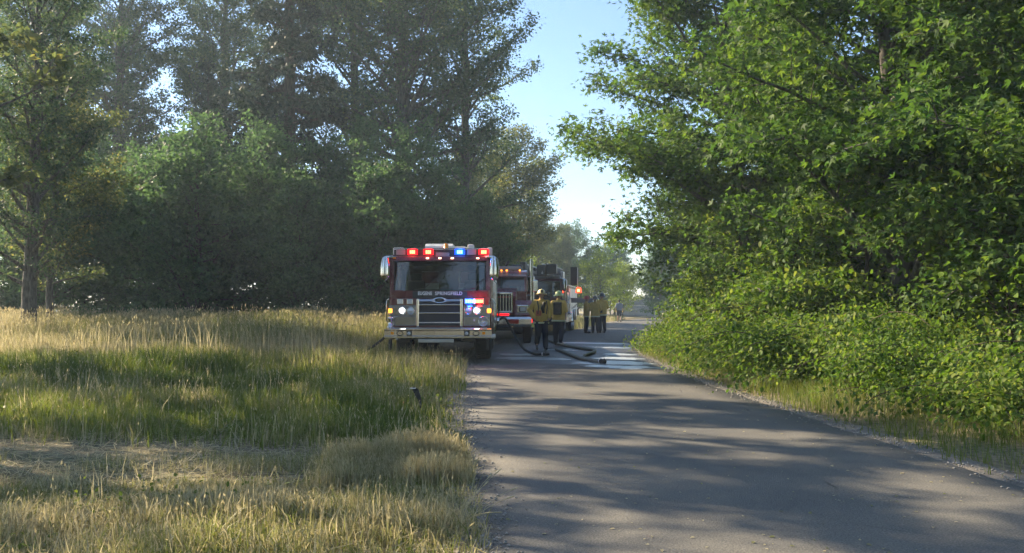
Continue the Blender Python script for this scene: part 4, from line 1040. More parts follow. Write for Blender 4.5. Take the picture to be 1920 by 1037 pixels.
def lettering(parent, text, size, loc, mat, width=None, rot=(90,0,0)):
    cu = bpy.data.curves.new('lettering', 'FONT'); cu.body = text; cu.size = size; cu.align_x = 'CENTER'; cu.align_y = 'CENTER'; cu.extrude = .003; cu.offset = .0035
    cu.space_character = 1.08
    cu.materials.append(MATS[mat])
    o = bpy.data.objects.new('lettering', cu); col.objects.link(o); o.parent = parent; o.location = loc; o.rotation_euler = tuple(R(a) for a in rot)
    if width:
        bpy.context.view_layer.update(); w = o.dimensions.x
        if w > 0: o.scale.x = width/w
    bpy.context.view_layer.update(); dg = bpy.context.evaluated_depsgraph_get()
    me = bpy.data.meshes.new_from_object(o.evaluated_get(dg)); q = link('lettering', me, mat, parent, loc)
    q.rotation_euler = o.rotation_euler; q.scale = o.scale; bpy.data.objects.remove(o); q.name = 'lettering'
    return q

# ---- fire engine at the meadow edge
ENG = empty('fire_engine', (-1.75, 20.2, 0), 0)
tag(ENG, 'dark red fire engine with lit red and blue lamps parked half on the grass', 'fire engine', 'fire trucks on the road')
custom_cab(ENG, True)
lettering(ENG, 'EUGENE', .115, (-.36, .482, 1.672), 'white_plastic', .34, (83, 0, 0))
lettering(ENG, 'SPRINGFIELD', .115, (.215, .482, 1.672), 'white_plastic', .66, (83, 0, 0))
for s in (-1, 1): mirror(ENG, s, 1.28, .42, 2.57, 2.0)
# lightbar
lb = MB(); lb.box((0, .82, 2.60), (2.34, .30, .05), .01); lb.box((0, .84, 2.69), (2.30, .24, .13), .02)
LB = lb.build('light_bar', 'black_plastic', ENG)
MB().box((0, .70, 2.775), (2.30, .05, .02), .004).build('light_bar_trim', 'chrome', LB)
MB().box((0, .70, 2.585), (2.34, .05, .02), .004).build('light_bar_rail', 'chrome', LB)
for x, k in ((-.98,'off'),(-.69,'red'),(-.30,'red'),(.47,'blue'),(.76,'off'),(1.06,'red')):
    c = (x, .70, 2.69); dd = (.22, .05, .15)
    if k == 'off': MB().box((x,.70,2.69), (.22,.06,.14), .01).build('light_module', 'grey_plastic', LB)
    else:
        m = MB().box((x,.70,2.69), (.25,.06,.15), .02).build('light_module', 'glow_'+k, LB)
        q = MB()
        for i in range(3): q.box((x-.045+.045*i, .664, 2.69), (.038,.02,.085), .005)
        q.build('light_source', 'lit_'+k, m); LAMP_LIGHT(ENG, (x, .50, 2.69), k, 1.6)
MB().box((.05, .655, 2.62), (.33, .05, .115), .008).build('signal_box', 'grey_plastic', LB)
for x in (-1.1,-.30,.0,.30,.92): MB().box((x, .475, 2.53), (.07,.04,.035), .01).build('marker_lamp', 'lit_marker' if abs(x) < 1 else 'lens_amber', ENG)
# roof unit, beacon, antennas, monitor
ac = MB(); ac.prism([(1.0,2.62),(1.05,2.86),(1.20,2.93),(2.0,2.93),(2.2,2.86),(2.3,2.62)], -.42, .26); ac.build('roof_unit', 'white_plastic', ENG)
M = Matrix.Translation((.11, 1.0, 2.78)); MB().lathe([(.07,0),(.07,.02),(.055,.03),(.055,.11),(.03,.14),(.001,.145)], M, 16).build('beacon', 'lens_amber', ENG)
MB().box((.45, 1.3, 2.74), (.34,.5,.22), .05).build('roof_box', 'white_plastic', ENG)
MB().box((.72, 1.2, 2.76), (.16,.25,.30), .04).build('camera_housing', 'white_plastic', ENG)
for x, y, h in ((-.48,1.1,.42),(.62,1.6,.45),(1.0,1.4,.3)): MB().tube([(x,y,2.6),(x,y,2.62+h)], [.012,.005], 6).build('antenna', 'black_plastic', ENG)
fl = MB(); fl.box((-1.05,.95,2.72), (.28,.2,.18), .03); fl.tube([(-1.05,1.0,2.5),(-1.05,1.0,2.7)], .02, 6); fl.build('scene_light', 'white_plastic', ENG)
fl = MB(); fl.box((1.20,1.0,2.71), (.12,.2,.22), .03); fl.build('scene_light', 'white_plastic', ENG)
truck_body(ENG, 9.4, 3.65, 'red_paint', 2.30, (6.9,))
mo = MB(); mo.tube([(.2,4.1,2.0),(.2,4.1,2.45),(.2,3.9,2.62),(.2,3.2,2.75)], [.09,.08,.07,.05], 10); mo.build('deck_gun', 'dull_metal', ENG)

# ---- ladder truck on the bend
LAD = empty('ladder_truck', (1.02, 38.6, 0), R(-8))
tag(LAD, 'ladder truck with dark aerial ladder over its cab and open side hatch', 'ladder truck', 'fire trucks on the road')
custom_cab(LAD, False, 'dark_red_paint')
for s in (-1, 1): mirror(LAD, s, 1.28, .42, 2.57, 2.0)
MB().box((0, .82, 2.66), (2.2,.30,.14), .03).build('light_bar', 'grey_plastic', LAD)
body = truck_body(LAD, 11.0, 3.65, 'dark_red_paint', 2.30, (7.6, 8.9))
def ladder_section(parent, name, w, h, y0, y1, z0, slope, mat):
    m = MB()
    P = lambda x, y, z: (x, y, z+slope*(y-y0))
    for s in (-1, 1):
        m.tube([P(s*w,y0,z0), P(s*w,y1,z0)], .045, 6); m.tube([P(s*w,y0,z0+h), P(s*w,y1,z0+h)], .035, 6)
        n = int((y1-y0)/.55)
        for k in range(n):
            ya = y0+(y1-y0)*k/n; yb = y0+(y1-y0)*(k+1)/n
            m.tube([P(s*w,ya,z0), P(s*w,(ya+yb)/2,z0+h), P(s*w,yb,z0)], .02, 4)
    o = m.build(name, mat, parent)
    r = MB(); n = int((y1-y0)/.36)
    for k in range(n): ya = y0+(y1-y0)*(k+.5)/n; r.tube([P(-w,ya,z0), P(w,ya,z0)], .02, 5)
    r.build('rungs', mat, o)
    return o
ladder_section(LAD, 'ladder_base_section', .52, .50, .1, 9.2, 2.74, .01, 'black_paint')
ladder_section(LAD, 'ladder_fly_section', .40, .40, -.5, 8.0, 2.80, .01, 'dull_metal')
tp = MB(); tp.box((-.45,-.35,2.98), (.25,.7,.62), .04); tp.box((.35,-.2,2.92), (.4,.5,.5), .05); tp.cyl((.1,-.6,2.95),(.1,-1.0,2.95),.07,.05,12); tp.box((.75,.2,3.0),(.5,.6,.45),.05)
tp.build('ladder_tip', 'black_plastic', LAD)
MB().box((.55, .35, 2.71), (.62,.10,.07), .01).build('tip_bar', 'white_plastic', LAD)
tt = MB(); tt.cyl((0,8.6,2.3),(0,8.6,2.75),.55,.5,24); tt.box((0,8.7,2.95),(1.3,1.0,.5),.05); tt.build('turntable', 'dull_metal', LAD)
# raised side hatch, rack panel and its lamp
hx = 1.22
h_ = MB(); h_.box((hx+.58, 6.1, 1.70), (1.12, 1.1, .06), .01); h_.box((hx+.60, 5.53, 1.60), (1.10,.04,.24), .01); h_.box((hx+1.14, 6.1, 1.60), (.05,1.1,.24), .01)
hatch = h_.build('raised_hatch', 'grey_plastic', LAD)
for y in (5.65, 6.55): MB().tube([(hx+.02,y,1.15),(hx+.55,y,1.62)], .016, 6).build('gas_strut', 'chrome', hatch)
MB().box((hx+.16, 5.9, 2.86), (.34,.10,.95), .02).build('rack_panel', 'black_plastic', LAD)
MB().tube([(hx+.36,5.9,1.95),(hx+.36,5.9,3.3)], .018, 6).build('rack_post', 'white_plastic', LAD)
M = Matrix.Translation((hx+.42, 5.7, 1.99))
lampb = MB().lathe([(.001,0),(.16,0),(.16,.03),(.15,.10),(.13,.24),(.09,.29),(.001,.30)], M, 20).build('warning_beacon', 'glow_orange', LAD)
MB().lathe([(.001,.08),(.06,.08),(.065,.20),(.001,.21)], Matrix.Translation((hx+.42, 5.52, 1.97)), 12).build('light_source', 'lit_orange', lampb)
for x, z in ((-.05,.9),):
    MB().box((1.235, 4.9, 1.25), (.02,.35,.9), .005).build('white_panel', 'white_plastic', LAD)

# ---- water tender between the two
TEN = empty('water_tender', (-.48, 30.3, 0), R(-2))
tag(TEN, 'red water tender with long hood and chrome grille behind the fire engine', 'water tender', 'fire trucks on the road')
t = MB()
t.prism([(.35,1.05),(.30,1.70),(.42,1.86),(1.95,2.02),(2.05,2.02),(2.05,1.05)], -.60, .60); t.build('hood', 'bright_red_paint', TEN)
for s in (-1, 1):
    f = MB(); pr = []
    for k in range(9):
        a = R(200-k*26); pr.append((1.15+.74*math.cos(a), .72+.78*math.sin(a)))
    outer = pr; inner = [(1.15+.60*(y-1.15)/.74, .72+.60*(z-.72)/.78) for y, z in pr]
    f.prism([(.22,1.02),(.26,1.42),(.45,1.54),(1.35,1.56),(1.85,1.30),(1.98,.95),(1.80,.95),(1.62,1.25),(1.15,1.40),(.70,1.28),(.50,.95)], s*.60, s*1.18)
    f.build('fender', 'bright_red_paint', TEN)
    hp = MB().box((s*.86, .235, 1.24), (.42,.06,.30), .03).build('headlamp_panel', 'chrome', TEN)
    MB().box((s*.86, .195, 1.23), (.27,.04,.19), .02).build('headlamp_recess', 'black_plastic', hp)
    MB().box((s*.86, .168, 1.23), (.20,.03,.14), .02).build('headlamp', 'lens_clear', hp)
    wheel(TEN, s*1.0, 1.15, .52, .30, s)
    for a in (6.0, 7.3): wheel(TEN, s*.98, a, .52, .30, s); 
    MB().tube([(s*1.12, 2.6, 1.1),(s*1.12, 2.6, 3.15)], .075, 12).build('exhaust_stack', 'chrome', TEN)
    MB().cyl((s*1.12,2.6,1.5),(s*1.12,2.6,2.5),.12,n=14).build('heat_shield', 'chrome', TEN)
    MB().box((s*1.08, 2.0, .62), (.34,.9,.30), .08).build('fuel_tank', 'chrome', TEN)
    ar = MB().tube([(s*.98,2.1,2.45),(s*1.26,2.0,2.45),(s*1.26,2.0,1.75),(s*.98,2.05,1.75)], .015, 6).build('mirror_arm', 'chrome', TEN)
    MB().box((s*1.28, 1.97, 2.10), (.19,.07,.46), .03).build('mirror_head', 'chrome', TEN)
g = MB()
for a, b_ in (((-.46,.27,1.46),(.07,.07,.66)),((.46,.27,1.46),(.07,.07,.66)),((0,.27,1.80),(.99,.07,.08)),((0,.27,1.14),(.99,.07,.07))): g.box(a, b_, .015)
gri = g.build('grille_surround', 'chrome', TEN)
MB().box((0,.32,1.46),(.86,.03,.62)).build('radiator', 'mesh_dark', gri)
for k in range(8): MB().box((-.37+.74*k/7, .285, 1.46), (.035,.03,.60), .008).build('grille_bar', 'chrome', gri)
b_ = MB(); b_.prism([(-.0,.62),(-.03,.70),(-.03,.88),(0,.96),(.22,.96),(.22,.62)], -1.18, 1.18); bum = b_.build('bumper', 'chrome', TEN)
MB().box((.52,-.035,.80),(.40,.02,.16), .005).build('bumper_plate', 'lens_red', bum)
lamp_box(TEN, 'warning_lamp', (.20, .20, 1.04), (.34,.05,.075), 'lens_red', 'chrome', None, 'glow_red')
lamp_box(TEN, 'warning_lamp', (-.20, .20, 1.04), (.34,.05,.075), 'lens_red', 'chrome', None, 'glow_red')
MB().box((1.17,.28,.83),(.06,.16,.18),.02).build('side_marker', 'glow_red', TEN)
c = MB()
for s in (-1, 1):
    c.box((s*.93, 2.85, 1.35), (.05,1.6,1.1), .02); c.box((s*.93, 2.85, 2.52), (.05,1.6,.12), .02)
    for y in (2.12, 3.58): c.box((s*.931, y, 2.18), (.052,.12,.62), .01)
    c.prism([(2.02,1.88),(2.12,2.5),(2.22,2.5),(2.14,1.88)], s*.955-.04*(s+1), s*.955+.04*(1-s))
c.box((0,3.62,1.7),(1.86,.05,1.75),.01); c.box((0,2.09,1.6),(1.88,.08,.62),.01); c.box((0,2.85,.85),(1.8,1.5,.06))
c.build('cab_body', 'bright_red_paint', TEN)
c = MB(); c.prism([(2.02,2.47),(2.12,2.62),(2.5,2.72),(3.4,2.72),(3.66,2.6),(3.66,2.47)], -.97, .97); c.build('cab_roof', 'bright_red_paint', TEN)
c = MB(); c.add([(-.90,2.05,1.90),(.90,2.05,1.90),(.88,2.13,2.48),(-.88,2.13,2.48)], [(0,1,2,3)]); c.build('windscreen', 'windshield', TEN)
MB().box((0,2.085,2.19),(.035,.03,.60),.005).build('windscreen_post', 'black_plastic', TEN)
c = MB(); c.prism([(1.82,2.42),(1.80,2.46),(2.1,2.58),(2.12,2.54)], -.95, .95); c.build('sun_visor', 'dark_red_paint', TEN)
for s in (-1, 1): MB().box((s*.94,2.82,2.2),(.01,1.3,.52)).build('door_window', 'side_glass', TEN)
for x in (-.5,.5):
    c = MB(); c.box((x,2.9,1.35),(.5,.5,.16),.05); c.box((x,3.2,1.75),(.46,.13,.75),.05); c.build('seat', 'seat_cloth', TEN)
c = MB(); c.prism([(2.12,1.5),(2.10,1.86),(2.35,1.92),(2.5,1.7)], -.88, .88); c.build('dashboard', 'black_plastic', TEN)
for x in (-.7,-.2,0,.2,.7): MB().box((x,2.25,2.70),(.07,.09,.05),.015).build('marker_lamp', 'lit_amber', TEN)
lbt = MB().box((0,2.7,2.80),(1.5,.28,.14),.04).build('light_bar', 'grey_plastic', TEN)
# tank behind the cab: oval section
n = 28; vs = []
for y in (4.0, 4.06, 8.6, 8.66):
    k = .94 if y in (4.0, 8.66) else 1
    vs += [(1.18*k*np.sign(math.cos(a))*abs(math.cos(a))**.6, y, 1.75+.78*k*np.sign(math.sin(a))*abs(math.sin(a))**.6) for a in np.linspace(0,2*math.pi,n,endpoint=False)]
fs = [(j*n+i, j*n+(i+1)%n, (j+1)*n+(i+1)%n, (j+1)*n+i) for j in range(3) for i in range(n)]+[tuple(range(n)), tuple(range(3*n,4*n))]
c = MB(); c.add(vs, fs, True); c.build('water_tank', 'bright_red_paint', TEN)
c = MB(); c.box((0,6.2,2.62),(1.7,4.4,.25),.03); c.box((.5,4.3,2.85),(.5,.4,.3),.05); c.tube([(.1,4.3,2.6),(.1,4.3,3.0),(.2,3.9,3.1)],.06,8); c.build('tank_top_gear', 'black_paint', TEN)
c = MB(); c.box((-.4,4.6,.75),(.1,8.2,.24)); c.box((.4,4.6,.75),(.1,8.2,.24)); c.box((0,1.15,.5),(1.6,.13,.13)); c.box((0,.9,.75),(.8,1.0,.4),.05); c.build('chassis', 'black_paint', TEN)
# ------------------------------------------------------------------ people
def capsule(mb, p0, r0, p1, r1, n=12):
    """closed tapered capsule"""
    p0, p1 = Vector(p0), Vector(p1); ax = (p1-p0); L = ax.length; ax = ax.normalized() if L > 1e-6 else Vector((0,0,1))
    M = Matrix.Translation(p0) @ ax.to_track_quat('Z','Y').to_matrix().to_4x4()
    pr = [(.001,-r0)]+[(r0*math.cos(a), r0*math.sin(a)) for a in (-1.1,-.6,-.1)]+[(r1*math.cos(a), L+r1*math.sin(a)) for a in (.1,.6,1.1)]+[(.001,L+r1)]
    mb.lathe(pr, M, n)
def ellipsoid(mb, c, rx_, ry_, rz_, n=14):
    M = Matrix.Translation(c) @ Matrix.Diagonal((rx_,ry_,rz_,1))
    mb.lathe([(max(.001,math.cos(a)), math.sin(a)) for a in np.linspace(-math.pi/2, math.pi/2, 9)], M, n)
def fused(name, mb, mat, parent, voxel=.014, smooth=3):
    """melt the overlapping shapes into one continuous skin"""
    me = bpy.data.meshes.new(name); me.from_pydata(mb.v, [], mb.f); me.update()
    bm = bmesh.new(); bm.from_mesh(me); bmesh.ops.remove_doubles(bm, verts=bm.verts[:], dist=1e-4); bmesh.ops.recalc_face_normals(bm, faces=bm.faces[:]); bm.to_mesh(me); bm.free()
    o = bpy.data.objects.new(name, me); col.objects.link(o)
    m = o.modifiers.new('r', 'REMESH'); m.mode = 'VOXEL'; m.voxel_size = voxel
    if smooth: s = o.modifiers.new('s', 'SMOOTH'); s.iterations = smooth; s.factor = .5
    dg = bpy.context.evaluated_depsgraph_get(); dg.update()
    new = bpy.data.meshes.new_from_object(o.evaluated_get(dg)); bpy.data.objects.remove(o); bpy.data.meshes.remove(me)
    new.polygons.foreach_set('use_smooth', [True]*len(new.polygons)); new.name = name
    return link(name, new, mat, parent)
def hand(mb, w, d, side, curl=.7):
    """palm with four unequal curled fingers and a thumb; w wrist, d direction of the forearm"""
    w = Vector(w); d = Vector(d).normalized(); lat = Vector((0,-1,0)); lat = (lat-d*lat.dot(d)).normalized(); nrm = d.cross(lat).normalized()*side
    capsule(mb, w, .030, w+d*.085, .036)
    for k, (o, l) in enumerate(((-.030,.068),(-.010,.078),(.011,.072),(.031,.056))):
        a = w+d*.085+lat*o; b = a+(d*math.cos(curl*.5)+nrm*math.sin(curl*.5))*l*.55; c = b+(d*math.cos(curl*1.6)+nrm*math.sin(curl*1.6))*l*.5
        capsule(mb, a, .0105, b, .010, 8); capsule(mb, b, .010, c, .008, 8)
    a = w+d*.03-lat*.028; b = a+(d*.6-lat*.8).normalized()*.04; c = b+(d*.9+nrm*.4).normalized()*.035
    capsule(mb, a, .013, b, .011, 8); capsule(mb, b, .011, c, .009, 8)

def person(label, loc, rz, J, kit, group=None, s=1.0):
    """J: joints (facing -y). kit: garments"""
    P = empty('person', loc, R(rz)); P.scale = (s,)*3
    tag(P, label, 'person', group)
    V = {k: Vector(v) for k, v in J.items()}
    mb = MB()
    hd = V['head']
    ellipsoid(mb, hd, .076, .095, .118); ellipsoid(mb, hd+Vector((0,-.020,-.055)), .058, .075, .07)
    capsule(mb, hd+Vector((0,-.095,.0)), .012, hd+Vector((0,-.108,-.025)), .017, 8)       # nose
    for sx in (-1, 1):
        ellipsoid(mb, hd+Vector((sx*.078,.008,-.01)), .014, .024, .034, 8)                # ears
        ellipsoid(mb, hd+Vector((sx*.033,-.082,.012)), .016, .012, .010, 8)               # brows
    capsule(mb, hd+Vector((-.022,-.098,-.058)), .009, hd+Vector((.022,-.098,-.058)), .009, 8)   # lips
    capsule(mb, V['neck'], .062, hd+Vector((0,.01,-.06)), .056)
    ch, pe = V['chest'], V['pelvis']
    for o in (-.09, 0, .09): capsule(mb, ch+Vector((o,0,.02)), .10, pe+Vector((o*.8,0,.05)), .10)
    capsule(mb, V['shL'], .055, V['shR'], .055)
    for sd in 'LR':
        capsule(mb, V['sh'+sd], .052, V['el'+sd], .042); capsule(mb, V['el'+sd], .041, V['wr'+sd], .029)
        hand(mb, V['wr'+sd], V['wr'+sd]-V['el'+sd], 1 if sd == 'L' else -1)
        capsule(mb, V['hip'+sd], .085, V['kn'+sd], .056); capsule(mb, V['kn'+sd]+Vector((0,.02,-.05)), .057, V['an'+sd], .040)
        capsule(mb, V['an'+sd]+Vector((0,.03,-.03)), .036, V['toe'+sd], .030)
    fused('body', mb, 'skin', P, .015, 1)
    fire = kit.get('coat', False)
    top = MB(); k = .022 if fire else .012
    for o in (-.10, 0, .10): capsule(top, ch+Vector((o,0,.03)), .105+k, pe+Vector((o*.95,0,-.06 if fire else .0)), .112+k)
    capsule(top, V['shL'], .058+k, V['shR'], .058+k); capsule(top, V['neck']+Vector((0,0,-.05)), .085+k*.4, V['neck']+Vector((0,0,.005)), .07+k*.3)
    for sd in 'LR':
        capsule(top, V['sh'+sd], .060+k, V['el'+sd], .052+k*.9)
        if fire:
            capsule(top, V['el'+sd], .052+k*.9, V['wr'+sd], .046+k*.5)
            capsule(top, V['wr'+sd]-(V['wr'+sd]-V['el'+sd]).normalized()*.05, .052+k*.5, V['wr'+sd], .050+k*.5)
    jk = fused('coat' if fire else 'shirt', top, kit['top'], P, .015, 3)
    if fire:
        def ring(z, name, rx_, ry_, c, hgt=.05, mat='reflective_trim'):
            M = Matrix.Translation((c.x, c.y, z)) @ Matrix.Diagonal((rx_,ry_,1,1))
            MB().lathe([(.95,-hgt/2),(1.0,-hgt/2),(1.0,hgt/2),(.95,hgt/2)], M, 28).build(name, mat, jk)
        ring(pe.z-.150, 'hem_band', .234, .137, pe, .055)
        if kit.get('patch'):
            MB().box((ch.x-.10, ch.y-.145, ch.z-.22), (.16,.02,.16), .01).build('pocket', 'coat_patch', jk)
            MB().box((ch.x+.10, ch.y-.145, ch.z-.22), (.15,.02,.15), .01).build('pocket', 'coat_tan', jk)
            MB().tube([ch+Vector((.08,-.14,.10)), ch+Vector((.02,-.155,-.08)), ch+Vector((.05,-.15,-.22))], [.05,.06,.035], 8).build('face_mask', 'black_leather', P)
            MB().tube([ch+Vector((-.13,-.10,.14)), ch+Vector((-.10,-.155,-.05)), ch+Vector((-.12,-.15,-.25))], .018, 6).build('strap', 'black_leather', jk)
            MB().tube([ch+Vector((.14,-.09,.14)), ch+Vector((.16,-.14,-.05)), ch+Vector((.13,-.15,-.25))], .018, 6).build('strap', 'black_leather', jk)
        if kit.get('pack'):
            MB().box((ch.x, ch.y+.17, ch.z-.10), (.28,.12,.42), .04).build('back_pack', 'black_leather', P)
        if kit.get('radio'):
            MB().box((pe.x+.12, pe.y+.17, pe.z+.02), (.10,.06,.16), .02).build('belt_pouch', 'black_leather', P)
    bt = MB(); full = kit.get('trousers', True); k = .030 if full else .022
    for o in (-.07, .07): capsule(bt, pe+Vector((o,0,.06)), .105+k*.5, pe+Vector((o,0,-.03)), .108+k*.5)
    for sd in 'LR':
        capsule(bt, V['hip'+sd], .088+k, V['kn'+sd] if full else V['kn'+sd]+(V['hip'+sd]-V['kn'+sd])*.12, .064+k)
        if full: capsule(bt, V['kn'+sd], .064+k, V['an'+sd]+Vector((0,.015,.04)), .056+k*.8)
    fused('trousers' if full else 'shorts', bt, kit['bottom'], P, .015, 3)
    for sd in 'LR':
        b = MB(); an, to = V['an'+sd], V['toe'+sd]; d = (to-an); 
        capsule(b, an+Vector((0,.02,.07 if full else -.005)), .058 if full else .042, an+Vector((0,.02,-.035)), .050)
        capsule(b, an+Vector((0,.03,-.045)), .042, to, .040)
        sole = an+Vector((0,.05,-.072))
        capsule(b, sole+Vector((0,0,.008)), .030, to+Vector((0,-.01,-.018)), .030)
        fused('boot' if full else 'shoe', b, 'black_leather', P, .012, 1)
    hm = kit.get('helmet')
    if hm:
        M = Matrix.Translation(hd+Vector((0,.01,.035))) @ Matrix.Rotation(R(-6),4,'X') @ Matrix.Diagonal((.95,1.12,1,1))
        h = MB().lathe([(.145,.0),(.125,.008),(.118,.05),(.098,.095),(.06,.125),(.001,.135)], M, 24)
        h.tube([M @ Vector((0,-.118,.05)), M @ Vector((0,-.06,.13)), M @ Vector((0,.06,.13)), M @ Vector((0,.118,.05))], .010, 6)
        H = h.build('helmet', hm, P)
        MB().lathe([(.118,.004),(.165,-.004),(.185,-.016),(.182,-.020),(.16,-.010),(.118,-.004)], M, 28).build('brim', hm, H)
        bdg = MB(); bdg.prism([(-.135,.0),(-.132,.075),(-.120,.10),(-.112,.10),(-.122,.0)], -.035, .035, M); bdg.build('front_shield', 'black_leather', H)
    else:
        h = MB(); ellipsoid(h, hd+Vector((0,.02,.035)), .085, .098, .098); ellipsoid(h, hd+Vector((0,.05,-.02)), .078, .06, .08)
        fused('hair', h, 'hair_dark', P, .012, 1)
    return P

def stand(dx=0.0, arms='down', walk=0.0, twist=0.0):
    """joints of an upright figure 1.78 m tall facing -y; walk > 0 strides, left leg forward"""
    w = walk
    J = dict(pelvis=(0,0,.96), chest=(0,-.015,1.32), neck=(0,.0,1.49), head=(0,-.025,1.645),
             shL=(.185,0,1.42), shR=(-.185,0,1.42), hipL=(.095,0,.92), hipR=(-.095,0,.92))
    J['knL'] = (.105,-.10*w-.01,.50+.01*w); J['anL'] = (.11,-.22*w+.02,.09); J['toeL'] = (.125,-.22*w-.17,.045+.03*w)
    J['knR'] = (-.105,-.06*w-.01,.50); J['anR'] = (-.11,.30*w+.02,.09+.12*w); J['toeR'] = (-.125,.20*w-.16,.045)
    if arms == 'down':
        J['elL'] = (.27,.05*w+.03,1.14); J['wrL'] = (.27,-.06+.05*w,.89); J['elR'] = (-.27,-.05*w+.03,1.14); J['wrR'] = (-.27,-.10-.05*w,.89)
    elif arms == 'akimbo':
        J['elL'] = (.29,.06,1.16); J['wrL'] = (.22,-.10,.97); J['elR'] = (-.35,.04,1.18); J['wrR'] = (-.25,-.10,.97)
    elif arms == 'hold':
        J['elL'] = (.26,.02,1.15); J['wrL'] = (.10,-.22,1.12); J['elR'] = (-.26,.02,1.15); J['wrR'] = (-.10,-.22,1.14)
    return J
FF = 'firefighters on the road'
person('firefighter in cream helmet and tan coat walking toward the camera', (.90, 26.2, .008), 4, stand(arms='akimbo', walk=.75),
       dict(coat=True, top='coat_tan', bottom='navy_cloth', helmet='helmet_cream', patch=True), FF, 1.03)
person('firefighter in tan coat just behind the one in the cream helmet', (1.60, 29.4, .008), 165, stand(arms='hold', walk=.5),
       dict(coat=True, top='coat_tan', bottom='navy_cloth', helmet='helmet_lime', pack=True), FF, 1.03)
person('firefighter in red helmet standing nearest the ladder truck', (3.62, 41.6, .003), 95, stand(arms='hold'),
       dict(coat=True, top='coat_tan', bottom='navy_cloth', helmet='helmet_red'), FF, 1.0)
person('firefighter with his back turned, in the middle of three by the hatch', (4.02, 41.3, .003), 185, stand(arms='hold', walk=.15),
       dict(coat=True, top='coat_tan', bottom='navy_cloth', helmet='helmet_black'), FF, 1.0)
person('firefighter with black belt pouch, outermost of three by the hatch', (4.42, 41.9, .003), 200, stand(arms='hold'),
       dict(coat=True, top='coat_tan', bottom='navy_cloth', helmet='helmet_black', radio=True), FF, 1.08)
person('pedestrian in grey shirt and dark shorts walking away down the road', (8.35, 66.5, .003), 170, stand(arms='down', walk=.6),
       dict(top='grey_shirt', bottom='shorts_dark', trousers=False), None, 1.0)
# ------------------------------------------------------------------ hoses and small things
def spline(pts, n=10):
    P = [np.array(p, float) for p in pts]; P = [2*P[0]-P[1]]+P+[2*P[-1]-P[-2]]; out = []
    for i in range(1, len(P)-2):
        a, b, c, d = P[i-1:i+3]
        for k in range(n):
            t = k/n; out.append(.5*((2*b)+(-a+c)*t+(2*a-5*b+4*c-d)*t*t+(-a+3*b-3*c+d)*t**3))
    out.append(P[-2]); return [tuple(p) for p in out]
def coupling(parent, p, d, r, mat='black_plastic'):
    p, d = Vector(p), Vector(d).normalized(); m = MB()
    m.cyl(p, p+d*.12, r*1.35, r*1.35, 16); m.cyl(p+d*.12, p+d*.17, r*1.15, r*1.05, 16)
    for k in range(4):
        u = d.orthogonal().normalized(); q = Quaternion(d, k*math.pi/2) @ u
        m.box((0,0,0), (.03,.03,.05), .005, Matrix.Translation(p+d*.07+q*r*1.4))
    m.build('coupling', mat, parent)
    MB().cyl(p-d*.05, p-d*.015, r*1.16, n=16).build('ferrule', 'white_plastic', parent)
Z = .009
def hose(name, pts, r, mat, label, cat='hose', group=None, end=True):
    e = empty(name, pts[0]); o = Vector(pts[0])
    sp = spline(pts, 10); sp = [tuple(Vector(p)-o) for p in sp]
    MB().tube(sp, r, 12).build('hose_jacket', mat, e)
    if end: coupling(e, sp[-1], Vector(sp[-1])-Vector(sp[-3]), r)
    tag(e, label, cat, group); return e
r = .047; z = Z+r
G8 = 'fire hoses on the road'
hose('supply_hose', [(1.30,33.2,z),(1.50,30.6,z),(1.66,28.8,z),(2.02,27.0,z),(2.30,25.9,z),(2.42,25.1,z),(2.30,24.2,z),(2.05,23.2,z),(1.92,22.6,z)], r, 'hose_grey', 'thick grey supply hose bent into a hook on the wet road', 'hose', G8, False)
hose('supply_hose', [(1.34,25.9,z),(1.44,25.0,z),(1.53,23.9,z),(1.62,22.7,z),(1.76,21.6,z),(1.93,20.8,z),(2.12,20.35,z)], r, 'hose_grey', 'thick grey supply hose ending in a black coupling in the puddle', 'hose', G8)
hose('discharge_hose', [(-.40,24.7,.95),(-.22,24.65,1.02),(-.07,24.5,.80),(.12,24.2,.46),(.34,23.85,.16),(.62,23.5,.046),(.86,23.45,.046)], .035, 'hose_dark', 'black hose hanging from the side of the fire engine', 'hose', G8)
hose('suction_hose', [(-3.02,20.62,.66),(-3.18,20.6,.52),(-3.42,20.55,.34),(-3.75,20.5,.10)], .030, 'hose_dark', 'black hose running from the bumper corner into the grass', 'hose', G8, False)

# scrap and stub in the grass
m = MB(); V = [(-.05,0,.33),(.0,0,.335),(.015,.01,.30),(.05,.015,.22),(.085,.01,.14),(.10,.0,.05),(.105,0,-.02)]
W_ = [.03,.035,.05,.045,.03,.02,.016]
for i in range(len(V)-1):
    a, b = Vector(V[i]), Vector(V[i+1]); t = (b-a).normalized(); sd = Vector((t.z,0,-t.x)); m.add([a-sd*W_[i], a+sd*W_[i], b+sd*W_[i+1], b-sd*W_[i+1], a-sd*W_[i]+Vector((0,.02,0)), a+sd*W_[i]+Vector((0,.035,0)), b+sd*W_[i+1]+Vector((0,.035,0)), b-sd*W_[i+1]+Vector((0,.02,0))],
        [(0,1,2,3),(7,6,5,4),(0,4,5,1),(1,5,6,2),(2,6,7,3),(3,7,4,0)])
sc_ = empty('plastic_scrap', (-1.28, 11.3, .06)); m.build('torn_strip', 'black_plastic', sc_)
MB().box((-.04,.01,.345), (.10,.05,.015), .004).build('white_edge', 'white_plastic', sc_)
sc_.scale = (.72,.72,.72); tag(sc_, 'bent black plastic scrap standing up in the green grass', 'scrap')
st = MB(); st.cyl((0,0,-.1),(.008,0,.13),.012,.010,8); st.lathe([(.012,.12),(.015,.13),(.001,.14)], None, 8)
o = st.build('stub_post', 'black_plastic', None, (-.80, 6.75, .0)); tag(o, 'short black stub post in the straw coloured grass', 'post')

